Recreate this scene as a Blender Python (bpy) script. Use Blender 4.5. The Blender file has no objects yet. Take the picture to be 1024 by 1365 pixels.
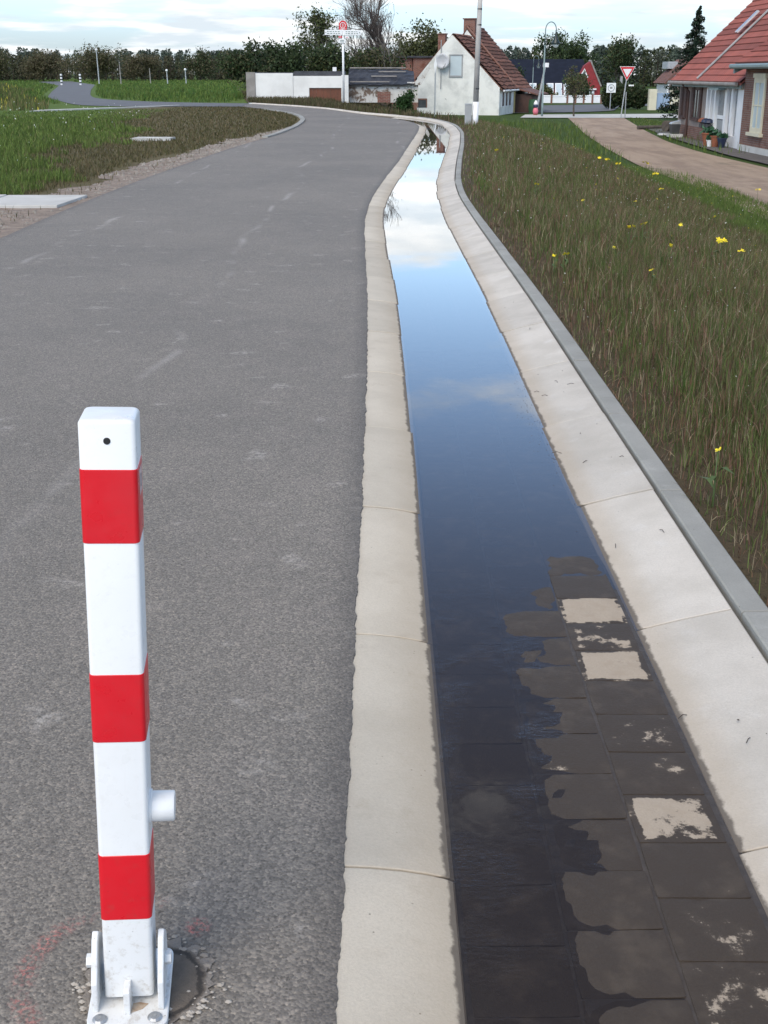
import bpy, math, random
import numpy as np

# ------------------------------------------------------------------ camera, sky, sun, exposure
scene = bpy.context.scene
R = math.radians
cam_d = bpy.data.cameras.new('camera'); cam = bpy.data.objects.new('camera', cam_d)
scene.collection.objects.link(cam); scene.camera = cam
cam.location = (0, 0, 1.4); cam.rotation_euler = (R(90 - 20.084), 0, 0)
cam_d.sensor_fit = 'VERTICAL'; cam_d.sensor_height = 36.0; cam_d.lens = 1600 / 1365 * 36
cam_d.clip_start = 0.05; cam_d.clip_end = 5000
scene.render.resolution_x = 768; scene.render.resolution_y = 1024
SUN_EL, SUN_AZ = 48.0, 205.0            # azimuth clockwise from +Y: behind the camera, to its left
sv = (math.sin(R(SUN_AZ)) * math.cos(R(SUN_EL)), math.cos(R(SUN_AZ)) * math.cos(R(SUN_EL)), math.sin(R(SUN_EL)))
sun_d = bpy.data.lights.new('sun', 'SUN'); sun = bpy.data.objects.new('sun', sun_d)
scene.collection.objects.link(sun)
sun_d.energy = 1.5; sun_d.angle = R(36); sun_d.color = (1.0, 0.90, 0.77)
from mathutils import Vector, Matrix, Euler
sun.rotation_euler = Vector(sv).to_track_quat('Z', 'Y').to_euler()

world = bpy.data.worlds.new('World'); scene.world = world; world.use_nodes = True
wt = world.node_tree; wt.nodes.clear()
def WN(t, **k):
    n = wt.nodes.new(t)
    for a, b in k.items(): setattr(n, a, b)
    return n
wl = wt.links.new
w_out = WN('ShaderNodeOutputWorld'); w_bg = WN('ShaderNodeBackground'); w_bg.inputs['Strength'].default_value = 0.10
sky = WN('ShaderNodeTexSky', sky_type='NISHITA', sun_disc=False)
sky.sun_elevation = R(SUN_EL); sky.sun_rotation = R(SUN_AZ); sky.air_density = 1.0; sky.dust_density = 0.3; sky.ozone_density = 1.6
tc = WN('ShaderNodeTexCoord'); sep = WN('ShaderNodeSeparateXYZ'); wl(tc.outputs['Generated'], sep.inputs[0])
def WM(op, a, b=None, c=None):
    n = WN('ShaderNodeMath', operation=op)
    for i, v in enumerate((a, b, c)):
        if v is None: continue
        if hasattr(v, 'is_linked') or hasattr(v, 'links'): wl(v, n.inputs[i])
        else: n.inputs[i].default_value = v
    return n.outputs[0]
def WR(v, a, b, c=0.0, d=1.0):
    n = WN('ShaderNodeMapRange', interpolation_type='SMOOTHSTEP')
    wl(v, n.inputs['Value'])
    for nm, q in zip(('From Min', 'From Max', 'To Min', 'To Max'), (a, b, c, d)): n.inputs[nm].default_value = q
    return n.outputs['Result']
zup = WM('MAXIMUM', sep.outputs['Z'], 0.0)
den = WM('ADD', zup, 0.10)
cx = WM('DIVIDE', sep.outputs['X'], den); cy = WM('DIVIDE', sep.outputs['Y'], den)
comb = WN('ShaderNodeCombineXYZ'); wl(cx, comb.inputs[0]); wl(cy, comb.inputs[1]); comb.inputs[2].default_value = 8.1
nz = WN('ShaderNodeTexNoise'); nz.inputs['Scale'].default_value = 0.75; nz.inputs['Detail'].default_value = 9; nz.inputs['Roughness'].default_value = 0.55; nz.inputs['Distortion'].default_value = 0.25
wl(comb.outputs[0], nz.inputs['Vector'])
# distant cloud banks stack up towards the horizon, the zenith is more open
bias = WR(zup, 0.105, 0.14, 0.028, -0.03)
nz3 = WN('ShaderNodeTexNoise'); nz3.inputs['Scale'].default_value = 2.1; nz3.inputs['Detail'].default_value = 8; wl(comb.outputs[0], nz3.inputs['Vector'])
dens = WM('ADD', WM('ADD', WM('MULTIPLY', nz.outputs[0], .68), WM('MULTIPLY', nz3.outputs[0], .32)), bias)
cov = WR(dens, 0.46, 0.57)
nz2 = WN('ShaderNodeTexNoise'); nz2.inputs['Scale'].default_value = 2.2; nz2.inputs['Detail'].default_value = 6
wl(comb.outputs[0], nz2.inputs['Vector'])
crmp = WN('ShaderNodeValToRGB'); wl(nz2.outputs[0], crmp.inputs[0])
crmp.color_ramp.elements[0].position = 0.38; crmp.color_ramp.elements[0].color = (4.2, 4.7, 5.1, 1)
crmp.color_ramp.elements[1].position = 0.62; crmp.color_ramp.elements[1].color = (6.6, 6.6, 6.5, 1)
cbr = WR(zup, 0.035, 0.10, 1.0, 1.75)
cmul = WN('ShaderNodeVectorMath', operation='SCALE'); wl(crmp.outputs[0], cmul.inputs[0]); wl(cbr, cmul.inputs['Scale'])
ssc = WN('ShaderNodeVectorMath', operation='MULTIPLY'); wl(sky.outputs[0], ssc.inputs[0]); sct = WN('ShaderNodeCombineXYZ')
for i_, (a_, b_) in enumerate(((.41, 1.28), (.50, 1.33), (.73, 1.42))): wl(WM('SUBTRACT', WR(zup, 0.0, 0.16, a_, b_ * 1.32), WR(zup, .22, .55, 0., b_ * .78)), sct.inputs[i_])
wl(sct.outputs[0], ssc.inputs[1])
wmix = WN('ShaderNodeMix', data_type='RGBA'); wl(cov, wmix.inputs['Factor']); wl(ssc.outputs[0], wmix.inputs['A']); wl(cmul.outputs[0], wmix.inputs['B'])
wl(wmix.outputs['Result'], w_bg.inputs['Color']); wl(w_bg.outputs[0], w_out.inputs[0])

vs = scene.view_settings
vs.view_transform = 'Standard'; vs.look = 'None'; vs.gamma = 1; vs.use_curve_mapping = False
vs.exposure = 0.9

# ------------------------------------------------------------------ mesh helpers
COL = scene.collection
def smooth(x, a, b):
    t = np.clip((np.asarray(x, float) - a) / (b - a), 0, 1); return t * t * (3 - 2 * t)
class MB:
    def __init__(s): s.v = []; s.f = []
    def add(s, vs_, fs):
        o = len(s.v); s.v += [tuple(map(float, p)) for p in vs_]; s.f += [tuple(i + o for i in q) for q in fs]; return s
    def box(s, x0, x1, y0, y1, z0, z1):
        return s.add([(x, y, z) for z in (z0, z1) for y in (y0, y1) for x in (x0, x1)],
                     [(0, 2, 3, 1), (4, 5, 7, 6), (0, 1, 5, 4), (2, 6, 7, 3), (0, 4, 6, 2), (1, 3, 7, 5)])
    def tube(s, pts, rad, n=8, cap=True):
        pts = [Vector(p) for p in pts]
        if not hasattr(rad, '__len__'): rad = [rad] * len(pts)
        vs_ = []; fs = []
        for i, p in enumerate(pts):
            d = (pts[min(i + 1, len(pts) - 1)] - pts[max(i - 1, 0)])
            d = d.normalized() if d.length > 1e-9 else Vector((0, 0, 1))
            a = d.cross(Vector((0, 1, 0)) if abs(d.y) < .9 else Vector((1, 0, 0))).normalized(); b = d.cross(a)
            for k in range(n):
                t = 2 * math.pi * (k + .5) / n
                vs_.append(p + (a * math.cos(t) + b * math.sin(t)) * rad[i])
        for i in range(len(pts) - 1):
            for k in range(n):
                k2 = (k + 1) % n
                fs.append((i * n + k, i * n + k2, (i + 1) * n + k2, (i + 1) * n + k))
        if cap: fs += [tuple(range(n - 1, -1, -1)), tuple(range((len(pts) - 1) * n, len(pts) * n))]
        return s.add(vs_, fs)
    def lathe(s, prof, n=16, c=(0, 0, 0)):
        vs_ = []; fs = []
        for r, z in prof:
            for k in range(n):
                t = 2 * math.pi * k / n; vs_.append((c[0] + r * math.cos(t), c[1] + r * math.sin(t), c[2] + z))
        for i in range(len(prof) - 1):
            for k in range(n):
                k2 = (k + 1) % n; fs.append((i * n + k, i * n + k2, (i + 1) * n + k2, (i + 1) * n + k))
        fs += [tuple(range(n - 1, -1, -1)), tuple(range((len(prof) - 1) * n, len(prof) * n))]
        return s.add(vs_, fs)
    def prism(s, poly, axis, a0, a1):
        # poly: 2-D outline in the plane normal to axis ('x': (y,z), 'y': (x,z), 'z': (x,y))
        def P(p, a):
            return (a, p[0], p[1]) if axis == 'x' else (p[0], a, p[1]) if axis == 'y' else (p[0], p[1], a)
        n = len(poly)
        return s.add([P(p, a0) for p in poly] + [P(p, a1) for p in poly],
                     [tuple(range(n)), tuple(range(2 * n - 1, n - 1, -1))] + [(i, i + n, (i + 1) % n + n, (i + 1) % n) for i in range(n)])
    def grid(s, rows):
        nr, nc = len(rows), len(rows[0])
        return s.add([p for r in rows for p in r], [(i * nc + j, i * nc + j + 1, (i + 1) * nc + j + 1, (i + 1) * nc + j) for i in range(nr - 1) for j in range(nc - 1)])
    def mesh(s, name):
        m = bpy.data.meshes.new(name); m.from_pydata(s.v, [], s.f); 
        import bmesh
        b = bmesh.new(); b.from_mesh(m); bmesh.ops.recalc_face_normals(b, faces=b.faces)
        if any(len(e.link_faces) == 1 for e in b.edges) and sum(f.normal.z * f.calc_area() for f in b.faces) < 0: bmesh.ops.reverse_faces(b, faces=b.faces)
        b.to_mesh(m); b.free()
        return m
def link(name, me, mat, parent=None, sm=False, bevel=0):
    o = bpy.data.objects.new(name, me); COL.objects.link(o)
    if mat is not None and not me.materials: me.materials.append(M[mat] if isinstance(mat, str) else mat)
    if parent is not None: o.parent = parent
    if sm:
        me.polygons.foreach_set('use_smooth', [True] * len(me.polygons))
    if bevel:
        bv = o.modifiers.new('b', 'BEVEL'); bv.width = bevel; bv.segments = 2; bv.limit_method = 'ANGLE'
    return o
def obj(name, mb, mat, parent=None, sm=False, bevel=0): return link(name, mb.mesh(name), mat, parent, sm, bevel)
def tag(o, label=None, cat=None, group=None, kind=None):
    if label: o['label'] = label
    if cat: o['category'] = cat
    if group: o['group'] = group
    if kind: o['kind'] = kind
    return o
def thing(name, label, cat, loc=(0, 0, 0), rz=0, group=None):
    o = bpy.data.objects.new(name, None); COL.objects.link(o); o.empty_display_size = .1
    o.location = loc; o.rotation_euler = (0, 0, rz); return tag(o, label, cat, group)
def np_mesh(name, verts, loops, sizes, col=None, sm=False):
    me = bpy.data.meshes.new(name)
    me.vertices.add(len(verts)); me.vertices.foreach_set('co', np.asarray(verts, np.float32).ravel())
    me.loops.add(len(loops)); me.loops.foreach_set('vertex_index', np.asarray(loops, np.int32))
    st = np.concatenate([[0], np.cumsum(sizes)[:-1]]).astype(np.int32)
    me.polygons.add(len(sizes)); me.polygons.foreach_set('loop_start', st)
    me.update(calc_edges=True)
    if col is not None:
        a = me.color_attributes.new('Col', 'FLOAT_COLOR', 'POINT')
        c = np.ones((len(verts), 4), np.float32); c[:, :3] = col; a.data.foreach_set('color', c.ravel())
    if sm: me.polygons.foreach_set('use_smooth', np.ones(len(sizes), bool))
    return me

# ------------------------------------------------------------------ materials
M = {}
def nodes(name):
    m = bpy.data.materials.new(name); m.use_nodes = True; M[name] = m
    nt = m.node_tree; return m, nt, nt.nodes['Principled BSDF']
def N(nt, t, ins=None, **k):
    n = nt.nodes.new(t)
    for a, b in k.items(): setattr(n, a, b)
    for a, b in (ins or {}).items():
        if hasattr(b, 'links'): nt.links.new(b, n.inputs[a])
        else: n.inputs[a].default_value = b
    return n
def pos(nt): return N(nt, 'ShaderNodeNewGeometry').outputs['Position']
def lp(nt): return N(nt, 'ShaderNodeTexCoord').outputs['Object']
def noise(nt, v, scale, detail=4, rough=.55, dist=0): return N(nt, 'ShaderNodeTexNoise', {'Vector': v, 'Scale': scale, 'Detail': detail, 'Roughness': rough, 'Distortion': dist}).outputs[0]
def rng_(nt, v, a, b, c=0., d=1.): return N(nt, 'ShaderNodeMapRange', {'Value': v, 'From Min': a, 'From Max': b, 'To Min': c, 'To Max': d}, interpolation_type='SMOOTHSTEP').outputs[0]
def mixc(nt, f, a, b, bt='MIX'):
    n = N(nt, 'ShaderNodeMix', data_type='RGBA', blend_type=bt)
    for k, v in (('Factor', f), ('A', a), ('B', b)):
        if hasattr(v, 'links'): nt.links.new(v, n.inputs[k])
        else: n.inputs[k].default_value = v if not isinstance(v, tuple) else (*v, 1)[:4]
    return n.outputs['Result']
def math_(nt, op, a, b=0.):
    return N(nt, 'ShaderNodeMath', {0: a, 1: b}, operation=op).outputs[0]
def bump(nt, h, s, d, p):
    b = N(nt, 'ShaderNodeBump', {'Height': h, 'Strength': s, 'Distance': d}); nt.links.new(b.outputs[0], p.inputs['Normal']); return b
def simple(name, c1, c2=None, scale=3., rough=.7, bs=0, bd=.01, bscale=None, obj_space=True, rand=0., metal=0., spec=None):
    m, nt, p = nodes(name); v = lp(nt) if obj_space else pos(nt)
    c2 = c2 or tuple(q * .8 for q in c1)
    col = mixc(nt, rng_(nt, noise(nt, v, scale, 6), .3, .7), c1, c2)
    if rand:
        oi = N(nt, 'ShaderNodeObjectInfo').outputs['Random']
        col = mixc(nt, 1., col, N(nt, 'ShaderNodeCombineColor', {0: rng_(nt, oi, 0, 1, 1 - rand, 1), 1: rng_(nt, oi, 0, 1, 1 - rand, 1), 2: rng_(nt, oi, 0, 1, 1 - rand, 1)}).outputs[0], 'MULTIPLY')
    nt.links.new(col, p.inputs['Base Color']); p.inputs['Roughness'].default_value = rough; p.inputs['Metallic'].default_value = metal
    if spec is not None: p.inputs['Specular IOR Level'].default_value = spec
    if bs: bump(nt, noise(nt, v, bscale or scale * 6, 5), bs, bd, p)
    return m
def vcol(name, rough=.8, trans=.25, spec=.15):
    m, nt, p = nodes(name); a = N(nt, 'ShaderNodeAttribute', attribute_name='Col', attribute_type='GEOMETRY').outputs['Color']
    nt.links.new(a, p.inputs['Base Color']); p.inputs['Roughness'].default_value = rough; p.inputs['Specular IOR Level'].default_value = spec
    if trans:
        tr = N(nt, 'ShaderNodeBsdfTranslucent'); nt.links.new(a, tr.inputs['Color'])
        mx = N(nt, 'ShaderNodeMixShader', {0: trans, 1: p.outputs[0], 2: tr.outputs[0]})
        nt.links.new(mx.outputs[0], nt.nodes['Material Output'].inputs[0])
    return m

def asphalt():
    m, nt, p = nodes('asphalt'); v = pos(nt)
    vo = N(nt, 'ShaderNodeTexVoronoi', {'Vector': v, 'Scale': 175., 'Randomness': 1.}, feature='F1')
    cell = N(nt, 'ShaderNodeSeparateColor', {0: vo.outputs['Color']}).outputs[0]
    vo2 = N(nt, 'ShaderNodeTexVoronoi', {'Vector': v, 'Scale': 230., 'Randomness': 1.}, feature='F1')
    cell2 = N(nt, 'ShaderNodeSeparateColor', {0: vo2.outputs['Color']}).outputs[1]
    base = mixc(nt, rng_(nt, noise(nt, v, .45, 5, .6), .3, .7), (.338, .308, .268), (.42, .38, .328))
    base = mixc(nt, math_(nt, 'MULTIPLY', rng_(nt, noise(nt, v, 4.5, 6, .65), .42, .72), .45), base, (.45, .402, .355))
    grain = mixc(nt, rng_(nt, cell, .1, .9), (.68, .67, .66), (1.3, 1.28, 1.24)); grain = mixc(nt, rng_(nt, cell, .90, .94), grain, (1.6, 1.55, 1.48))
    col = mixc(nt, .8, base, grain, 'MULTIPLY')
    g2 = mixc(nt, rng_(nt, cell2, .04, .16), (.55, .54, .53), (1., 1., 1.)); g2 = mixc(nt, rng_(nt, cell2, .86, .96), g2, (1.32, 1.29, 1.25))
    col = mixc(nt, .8, col, g2, 'MULTIPLY')
    col = mixc(nt, rng_(nt, vo.outputs['Distance'], .0038, .0066), col, mixc(nt, .55, col, (.035, .033, .032)))
    # pale scuffs in the surface
    st = N(nt, 'ShaderNodeMapping', {'Vector': v, 'Scale': (2.2, 2.6, 1.)}).outputs[0]
    scf = math_(nt, 'MULTIPLY', rng_(nt, noise(nt, st, 2.1, 3, .5), .62, .72), rng_(nt, noise(nt, v, 45., 4, .7), .42, .6))
    col = mixc(nt, math_(nt, 'MULTIPLY', scf, .45), col, (.50, .465, .42))
    # faint tyre tracks along the road
    sx = N(nt, 'ShaderNodeSeparateXYZ', {0: v}).outputs[0]
    wob = math_(nt, 'MULTIPLY', noise(nt, v, .35, 2), .5)
    tr = math_(nt, 'ABSOLUTE', math_(nt, 'SUBTRACT', math_(nt, 'FRACT', math_(nt, 'ADD', math_(nt, 'MULTIPLY', sx, .62), wob)), .5))
    trk = math_(nt, 'MULTIPLY', rng_(nt, tr, .03, .0), rng_(nt, noise(nt, v, .9, 4), .45, .65))
    col = mixc(nt, math_(nt, 'MULTIPLY', trk, .38), col, (.46, .43, .40))
    seam = N(nt, 'ShaderNodeAttribute', attribute_name='Col', attribute_type='GEOMETRY').outputs['Fac']
    col = mixc(nt, math_(nt, 'MULTIPLY', seam, rng_(nt, noise(nt, v, 12., 5, .65), .25, .6, .25, .62)), col, (.07, .064, .06))
    nt.links.new(col, p.inputs['Base Color']); p.inputs['Roughness'].default_value = .72; p.inputs['Specular IOR Level'].default_value = .28
    h = math_(nt, 'ADD', math_(nt, 'MULTIPLY', vo.outputs['Distance'], -60.), math_(nt, 'MULTIPLY', cell, .8))
    h = math_(nt, 'ADD', h, math_(nt, 'MULTIPLY', noise(nt, v, 60., 4), 1.))
    bump(nt, h, .2, .0015, p)
asphalt()
def concrete(name, a, b, stain, pits=True, rand=.14):
    m, nt, p = nodes(name); v = pos(nt)
    col = mixc(nt, rng_(nt, noise(nt, v, 3.2, 7, .6), .35, .68), a, b)
    col = mixc(nt, math_(nt, 'MULTIPLY', rng_(nt, noise(nt, v, 7.5, 6, .62), .56, .75), .5), col, stain)
    col = mixc(nt, math_(nt, 'MULTIPLY', rng_(nt, noise(nt, v, 180., 3, .7), .35, .7), .28), col, tuple(q * .62 for q in a))
    if pits:
        vo = N(nt, 'ShaderNodeTexVoronoi', {'Vector': v, 'Scale': 38.}, feature='F1').outputs['Distance']
        col = mixc(nt, math_(nt, 'MULTIPLY', rng_(nt, vo, .10, .05), rng_(nt, noise(nt, v, 9., 2), .5, .62)), col, tuple(q * .42 for q in a))
    oi = N(nt, 'ShaderNodeObjectInfo').outputs['Random']
    k = rng_(nt, oi, 0, 1, 1 - rand, 1.)
    col = mixc(nt, 1., col, N(nt, 'ShaderNodeCombineColor', {0: k, 1: k, 2: k}).outputs[0], 'MULTIPLY')
    # damp margin just above the water line
    z = N(nt, 'ShaderNodeSeparateXYZ', {0: v}).outputs[2]
    zz = math_(nt, 'ADD', z, math_(nt, 'MULTIPLY', math_(nt, 'SUBTRACT', noise(nt, v, 26., 5, .65), .5), .009))
    damp = rng_(nt, zz, -.0245, -.0275); dirt = rng_(nt, zz, .002, -.024)
    col = mixc(nt, math_(nt, 'MULTIPLY', dirt, .38), col, (.38, .29, .19))
    col = mixc(nt, math_(nt, 'MULTIPLY', damp, .8), col, (.075, .06, .048))
    nt.links.new(col, p.inputs['Base Color']); p.inputs['Specular IOR Level'].default_value = .25
    p.inputs['Roughness'].default_value = .85
    bump(nt, math_(nt, 'ADD', noise(nt, v, 120., 5, .7), noise(nt, v, 22., 3)), .35, .003, p)
concrete('curb_cream', (.62, .56, .46), (.54, .485, .395), (.44, .375, .29))
concrete('curb_white', (.61, .565, .50), (.51, .47, .41), (.66, .635, .595))
concrete('edging_grey', (.36, .355, .325), (.30, .297, .272), (.46, .45, .42))

def paver():
    m, nt, p = nodes('paver'); v = pos(nt)
    dryv = N(nt, 'ShaderNodeAttribute', attribute_name='dry', attribute_type='OBJECT').outputs['Fac']
    n1 = noise(nt, v, 16., 5, .6); n2 = noise(nt, v, 60., 4, .6)
    mask = math_(nt, 'ADD', math_(nt, 'ADD', math_(nt, 'MULTIPLY', n1, 1.5), math_(nt, 'MULTIPLY', n2, .35)), dryv)
    o = N(nt, 'ShaderNodeSeparateXYZ', {0: lp(nt)})
    ax = math_(nt, 'ABSOLUTE', o.outputs[0]); ay = math_(nt, 'ABSOLUTE', o.outputs[1])
    edge = rng_(nt, math_(nt, 'MAXIMUM', ax, ay), .066, .08)
    mask = math_(nt, 'SUBTRACT', mask, math_(nt, 'MULTIPLY', edge, .45))
    mask = math_(nt, 'ADD', mask, math_(nt, 'MULTIPLY', math_(nt, 'SUBTRACT', noise(nt, v, 170., 3, .7), .5), .35)); dry = rng_(nt, mask, 1.38, 1.52)
    z = N(nt, 'ShaderNodeSeparateXYZ', {0: v}).outputs[2]
    dry = math_(nt, 'MULTIPLY', dry, rng_(nt, z, -.0308, -.0300))
    gr = noise(nt, v, 210., 4, .75)
    dcol = mixc(nt, gr, (.46, .385, .30), (.31, .255, .195)); dcol = mixc(nt, rng_(nt, noise(nt, v, 28., 5), .45, .7), dcol, (.36, .295, .225))
    wcol = mixc(nt, gr, (.072, .056, .043), (.044, .034, .027)); wcol = mixc(nt, math_(nt, 'MULTIPLY', rng_(nt, n1, .45, .75), .7), wcol, (.094, .074, .056))
    nt.links.new(mixc(nt, dry, wcol, dcol), p.inputs['Base Color'])
    nt.links.new(rng_(nt, dry, 0, 1, .55, .9), p.inputs['Roughness']); p.inputs['Specular IOR Level'].default_value = .14
    bump(nt, math_(nt, 'ADD', noise(nt, v, 150., 5, .7), noise(nt, v, 25., 4)), .4, .003, p)
paver()
simple('wet_mortar', (.042, .032, .025), (.064, .05, .039), 30., .6, .4, .004, 120., False)
def water():
    m, nt, p = nodes('water'); nt.nodes.remove(p); v = pos(nt)
    gl = N(nt, 'ShaderNodeBsdfGlossy', {'Color': (1, 1, 1, 1), 'Roughness': .0})
    tr = N(nt, 'ShaderNodeBsdfTransparent', {'Color': (.98, .97, .96, 1)})
    fr = N(nt, 'ShaderNodeFresnel', {'IOR': 1.42})
    mx = N(nt, 'ShaderNodeMixShader', {0: fr.outputs[0], 1: tr.outputs[0], 2: gl.outputs[0]})
    nt.links.new(mx.outputs[0], nt.nodes['Material Output'].inputs[0])
    y = N(nt, 'ShaderNodeSeparateXYZ', {0: v}).outputs[1]
    st = N(nt, 'ShaderNodeMapping', {'Vector': v, 'Scale': (1., 2.2, 1.)}).outputs[0]
    # where the film is only millimetres deep the grit below wrinkles it
    h = math_(nt, 'MULTIPLY', math_(nt, 'MULTIPLY', noise(nt, st, 42., 4, .65), rng_(nt, y, 3.6, 2.2)), rng_(nt, noise(nt, v, 6., 3), .42, .62))
    h = math_(nt, 'ADD', math_(nt, 'MULTIPLY', h, .4), math_(nt, 'MULTIPLY', noise(nt, v, 9., 2), .018))
    b = N(nt, 'ShaderNodeBump', {'Height': h, 'Strength': .5, 'Distance': .006})
    nt.links.new(b.outputs[0], gl.inputs['Normal']); nt.links.new(b.outputs[0], fr.inputs['Normal'])
water()
simple('soil', (.20, .145, .105), (.12, .09, .065), 5., .95, .6, .02, 40., False)
simple('gravel_shoulder', (.30, .235, .185), (.17, .13, .10), 6., .95, .8, .02, 45., False)
simple('stones', (.42, .38, .33), (.22, .19, .16), 3., .9, rand=.3, obj_space=False)
def dirt():
    m, nt, p = nodes('dirt_track'); v = pos(nt)
    st = N(nt, 'ShaderNodeMapping', {'Vector': v, 'Scale': (1.6, .22, 1.), 'Rotation': (0, 0, R(-5))}).outputs[0]
    c = mixc(nt, rng_(nt, noise(nt, st, 1.1, 6, .6), .35, .65), (.37, .275, .195), (.265, .19, .135))
    c = mixc(nt, rng_(nt, noise(nt, v, 1.1, 7, .7), .5, .68), c, (.38, .285, .205))
    c = mixc(nt, math_(nt, 'MULTIPLY', rng_(nt, noise(nt, v, .55, 6, .65), .6, .7), .7), c, (.13, .11, .065))
    nt.links.new(c, p.inputs['Base Color']); p.inputs['Roughness'].default_value = .95
    bump(nt, math_(nt, 'ADD', noise(nt, st, 2.4, 5), noise(nt, v, 9., 6, .7)), .9, .06, p)
dirt()
simple('dark_paving', (.13, .115, .105), (.085, .075, .07), 1.5, .9, .5, .02, 20., False)
simple('far_asphalt', (.125, .125, .13), (.10, .10, .105), .8, .85, obj_space=False)
simple('far_concrete', (.55, .54, .51), (.44, .43, .4), 1.5, .9, obj_space=False)
simple('ground_meadow', (.060, .047, .028), (.040, .036, .018), 2.5, .95, .8, .04, 18., False)
def ground_left():
    m, nt, p = nodes('ground_left'); v = pos(nt); s = N(nt, 'ShaderNodeSeparateXYZ', {0: v})
    brown = mixc(nt, noise(nt, v, 1.4, 6, .65), (.15, .12, .068), (.105, .095, .046))
    green = mixc(nt, noise(nt, v, .5, 7, .65), (.11, .165, .04), (.09, .135, .036))
    f = rng_(nt, math_(nt, 'ADD', s.outputs[1], math_(nt, 'MULTIPLY', noise(nt, v, .4, 4), 6.)), 62., 66.)
    g2 = rng_(nt, math_(nt, 'ADD', math_(nt, 'MULTIPLY', s.outputs[1], .12), math_(nt, 'ADD', s.outputs[0], math_(nt, 'MULTIPLY', noise(nt, v, .6, 4), 3.))), -2.4, -3.6)
    nt.links.new(mixc(nt, math_(nt, 'MAXIMUM', f, g2), brown, green), p.inputs['Base Color']); p.inputs['Roughness'].default_value = .95; p.inputs['Specular IOR Level'].default_value = .1
    bump(nt, noise(nt, v, 16., 6, .7), .8, .05, p)
ground_left()
def ground_right():
    m, nt, p = nodes('ground_right'); v = pos(nt); s = N(nt, 'ShaderNodeSeparateXYZ', {0: v})
    brown = mixc(nt, noise(nt, v, 2.5, 6, .65), (.11, .08, .052), (.07, .06, .032))
    green = mixc(nt, noise(nt, v, .6, 7, .65), (.045, .085, .018), (.062, .082, .026))
    f = rng_(nt, math_(nt, 'ADD', s.outputs[2], math_(nt, 'MULTIPLY', noise(nt, v, .9, 3), .3)), -.75, -1.05)
    nt.links.new(mixc(nt, f, brown, green), p.inputs['Base Color']); p.inputs['Roughness'].default_value = .95; p.inputs['Specular IOR Level'].default_value = .1
    bump(nt, noise(nt, v, 20., 6, .7), .8, .04, p)
ground_right()
vcol('blades', .7, .3); vcol('leaves', .6, .3, .25); vcol('petals', .6, .3); vcol('needles', .75, .15)
simple('bark', (.11, .09, .07), (.06, .05, .042), 6., .95, .5, .02, 25.)
simple('bark_brown', (.12, .095, .085), (.075, .062, .056), 5., .9)
simple('bark_pale', (.22, .20, .17), (.10, .09, .08), 5., .9, .4, .02, 25.)
def coat(name, c1, c2, grime, amt):
    m, nt, p = nodes(name); v = lp(nt); z = N(nt, 'ShaderNodeSeparateXYZ', {0: v}).outputs[2]
    c = mixc(nt, rng_(nt, noise(nt, v, 5., 5), .3, .7), c1, c2)
    low = rng_(nt, z, .30, .0)
    f = math_(nt, 'MULTIPLY', rng_(nt, noise(nt, v, 55., 6, .7), .50, .70), math_(nt, 'ADD', math_(nt, 'MULTIPLY', low, .55), amt))
    st = N(nt, 'ShaderNodeMapping', {'Vector': v, 'Scale': (60., 60., 3.5)}).outputs[0]
    f2 = math_(nt, 'MULTIPLY', rng_(nt, noise(nt, st, 1., 4, .6), .60, .75), amt * 1.6)
    c = mixc(nt, math_(nt, 'MAXIMUM', f, f2), c, grime)
    vo = N(nt, 'ShaderNodeTexVoronoi', {'Vector': v, 'Scale': 70.}, feature='F1').outputs['Distance']
    c = mixc(nt, math_(nt, 'MULTIPLY', rng_(nt, vo, .10, .06), math_(nt, 'ADD', math_(nt, 'MULTIPLY', low, .6), .08)), c, tuple(q * .5 for q in grime))
    nt.links.new(c, p.inputs['Base Color']); nt.links.new(rng_(nt, noise(nt, v, 30., 4), .3, .7, .26, .42), p.inputs['Roughness']); bump(nt, noise(nt, v, 140., 3), .04, .001, p)
coat('paint_white', (.74, .75, .75), (.70, .71, .705), (.42, .38, .32), .10)
coat('film_red', (.66, .008, .018), (.58, .010, .02), (.34, .06, .05), .12)
simple('sticker', (.62, .48, .47), (.5, .36, .36), 60., .4)
simple('black', (.012, .012, .013), None, 3., .6)
simple('zinc', (.42, .43, .44), (.33, .34, .35), 12., .45, metal=.7)
simple('galv', (.45, .47, .48), (.36, .38, .39), 4., .5, metal=.3)
simple('rust', (.28, .15, .07), (.5, .42, .33), 40., .9)
def foundation():
    m, nt, p = nodes('foundation'); v = pos(nt); l = lp(nt)
    rr = N(nt, 'ShaderNodeVectorMath', {0: l}, operation='LENGTH').outputs['Value']
    rr = math_(nt, 'ADD', rr, math_(nt, 'MULTIPLY', math_(nt, 'SUBTRACT', noise(nt, v, 30., 5, .65), .5), .03))
    col = mixc(nt, noise(nt, v, 55., 6, .75), (.085, .068, .053), (.20, .166, .132))
    col = mixc(nt, rng_(nt, rr, .092, .098), col, mixc(nt, noise(nt, v, 40., 5), (.34, .30, .255), (.15, .13, .112)))
    ck = math_(nt, 'MULTIPLY', rng_(nt, rr, .080, .085), rng_(nt, rr, .093, .088)); col = mixc(nt, math_(nt, 'MULTIPLY', ck, .8), col, (.025, .021, .018))
    nt.links.new(col, p.inputs['Base Color']); p.inputs['Roughness'].default_value = .9
    bump(nt, noise(nt, v, 90., 6, .7), .9, .006, p)
foundation()
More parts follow.
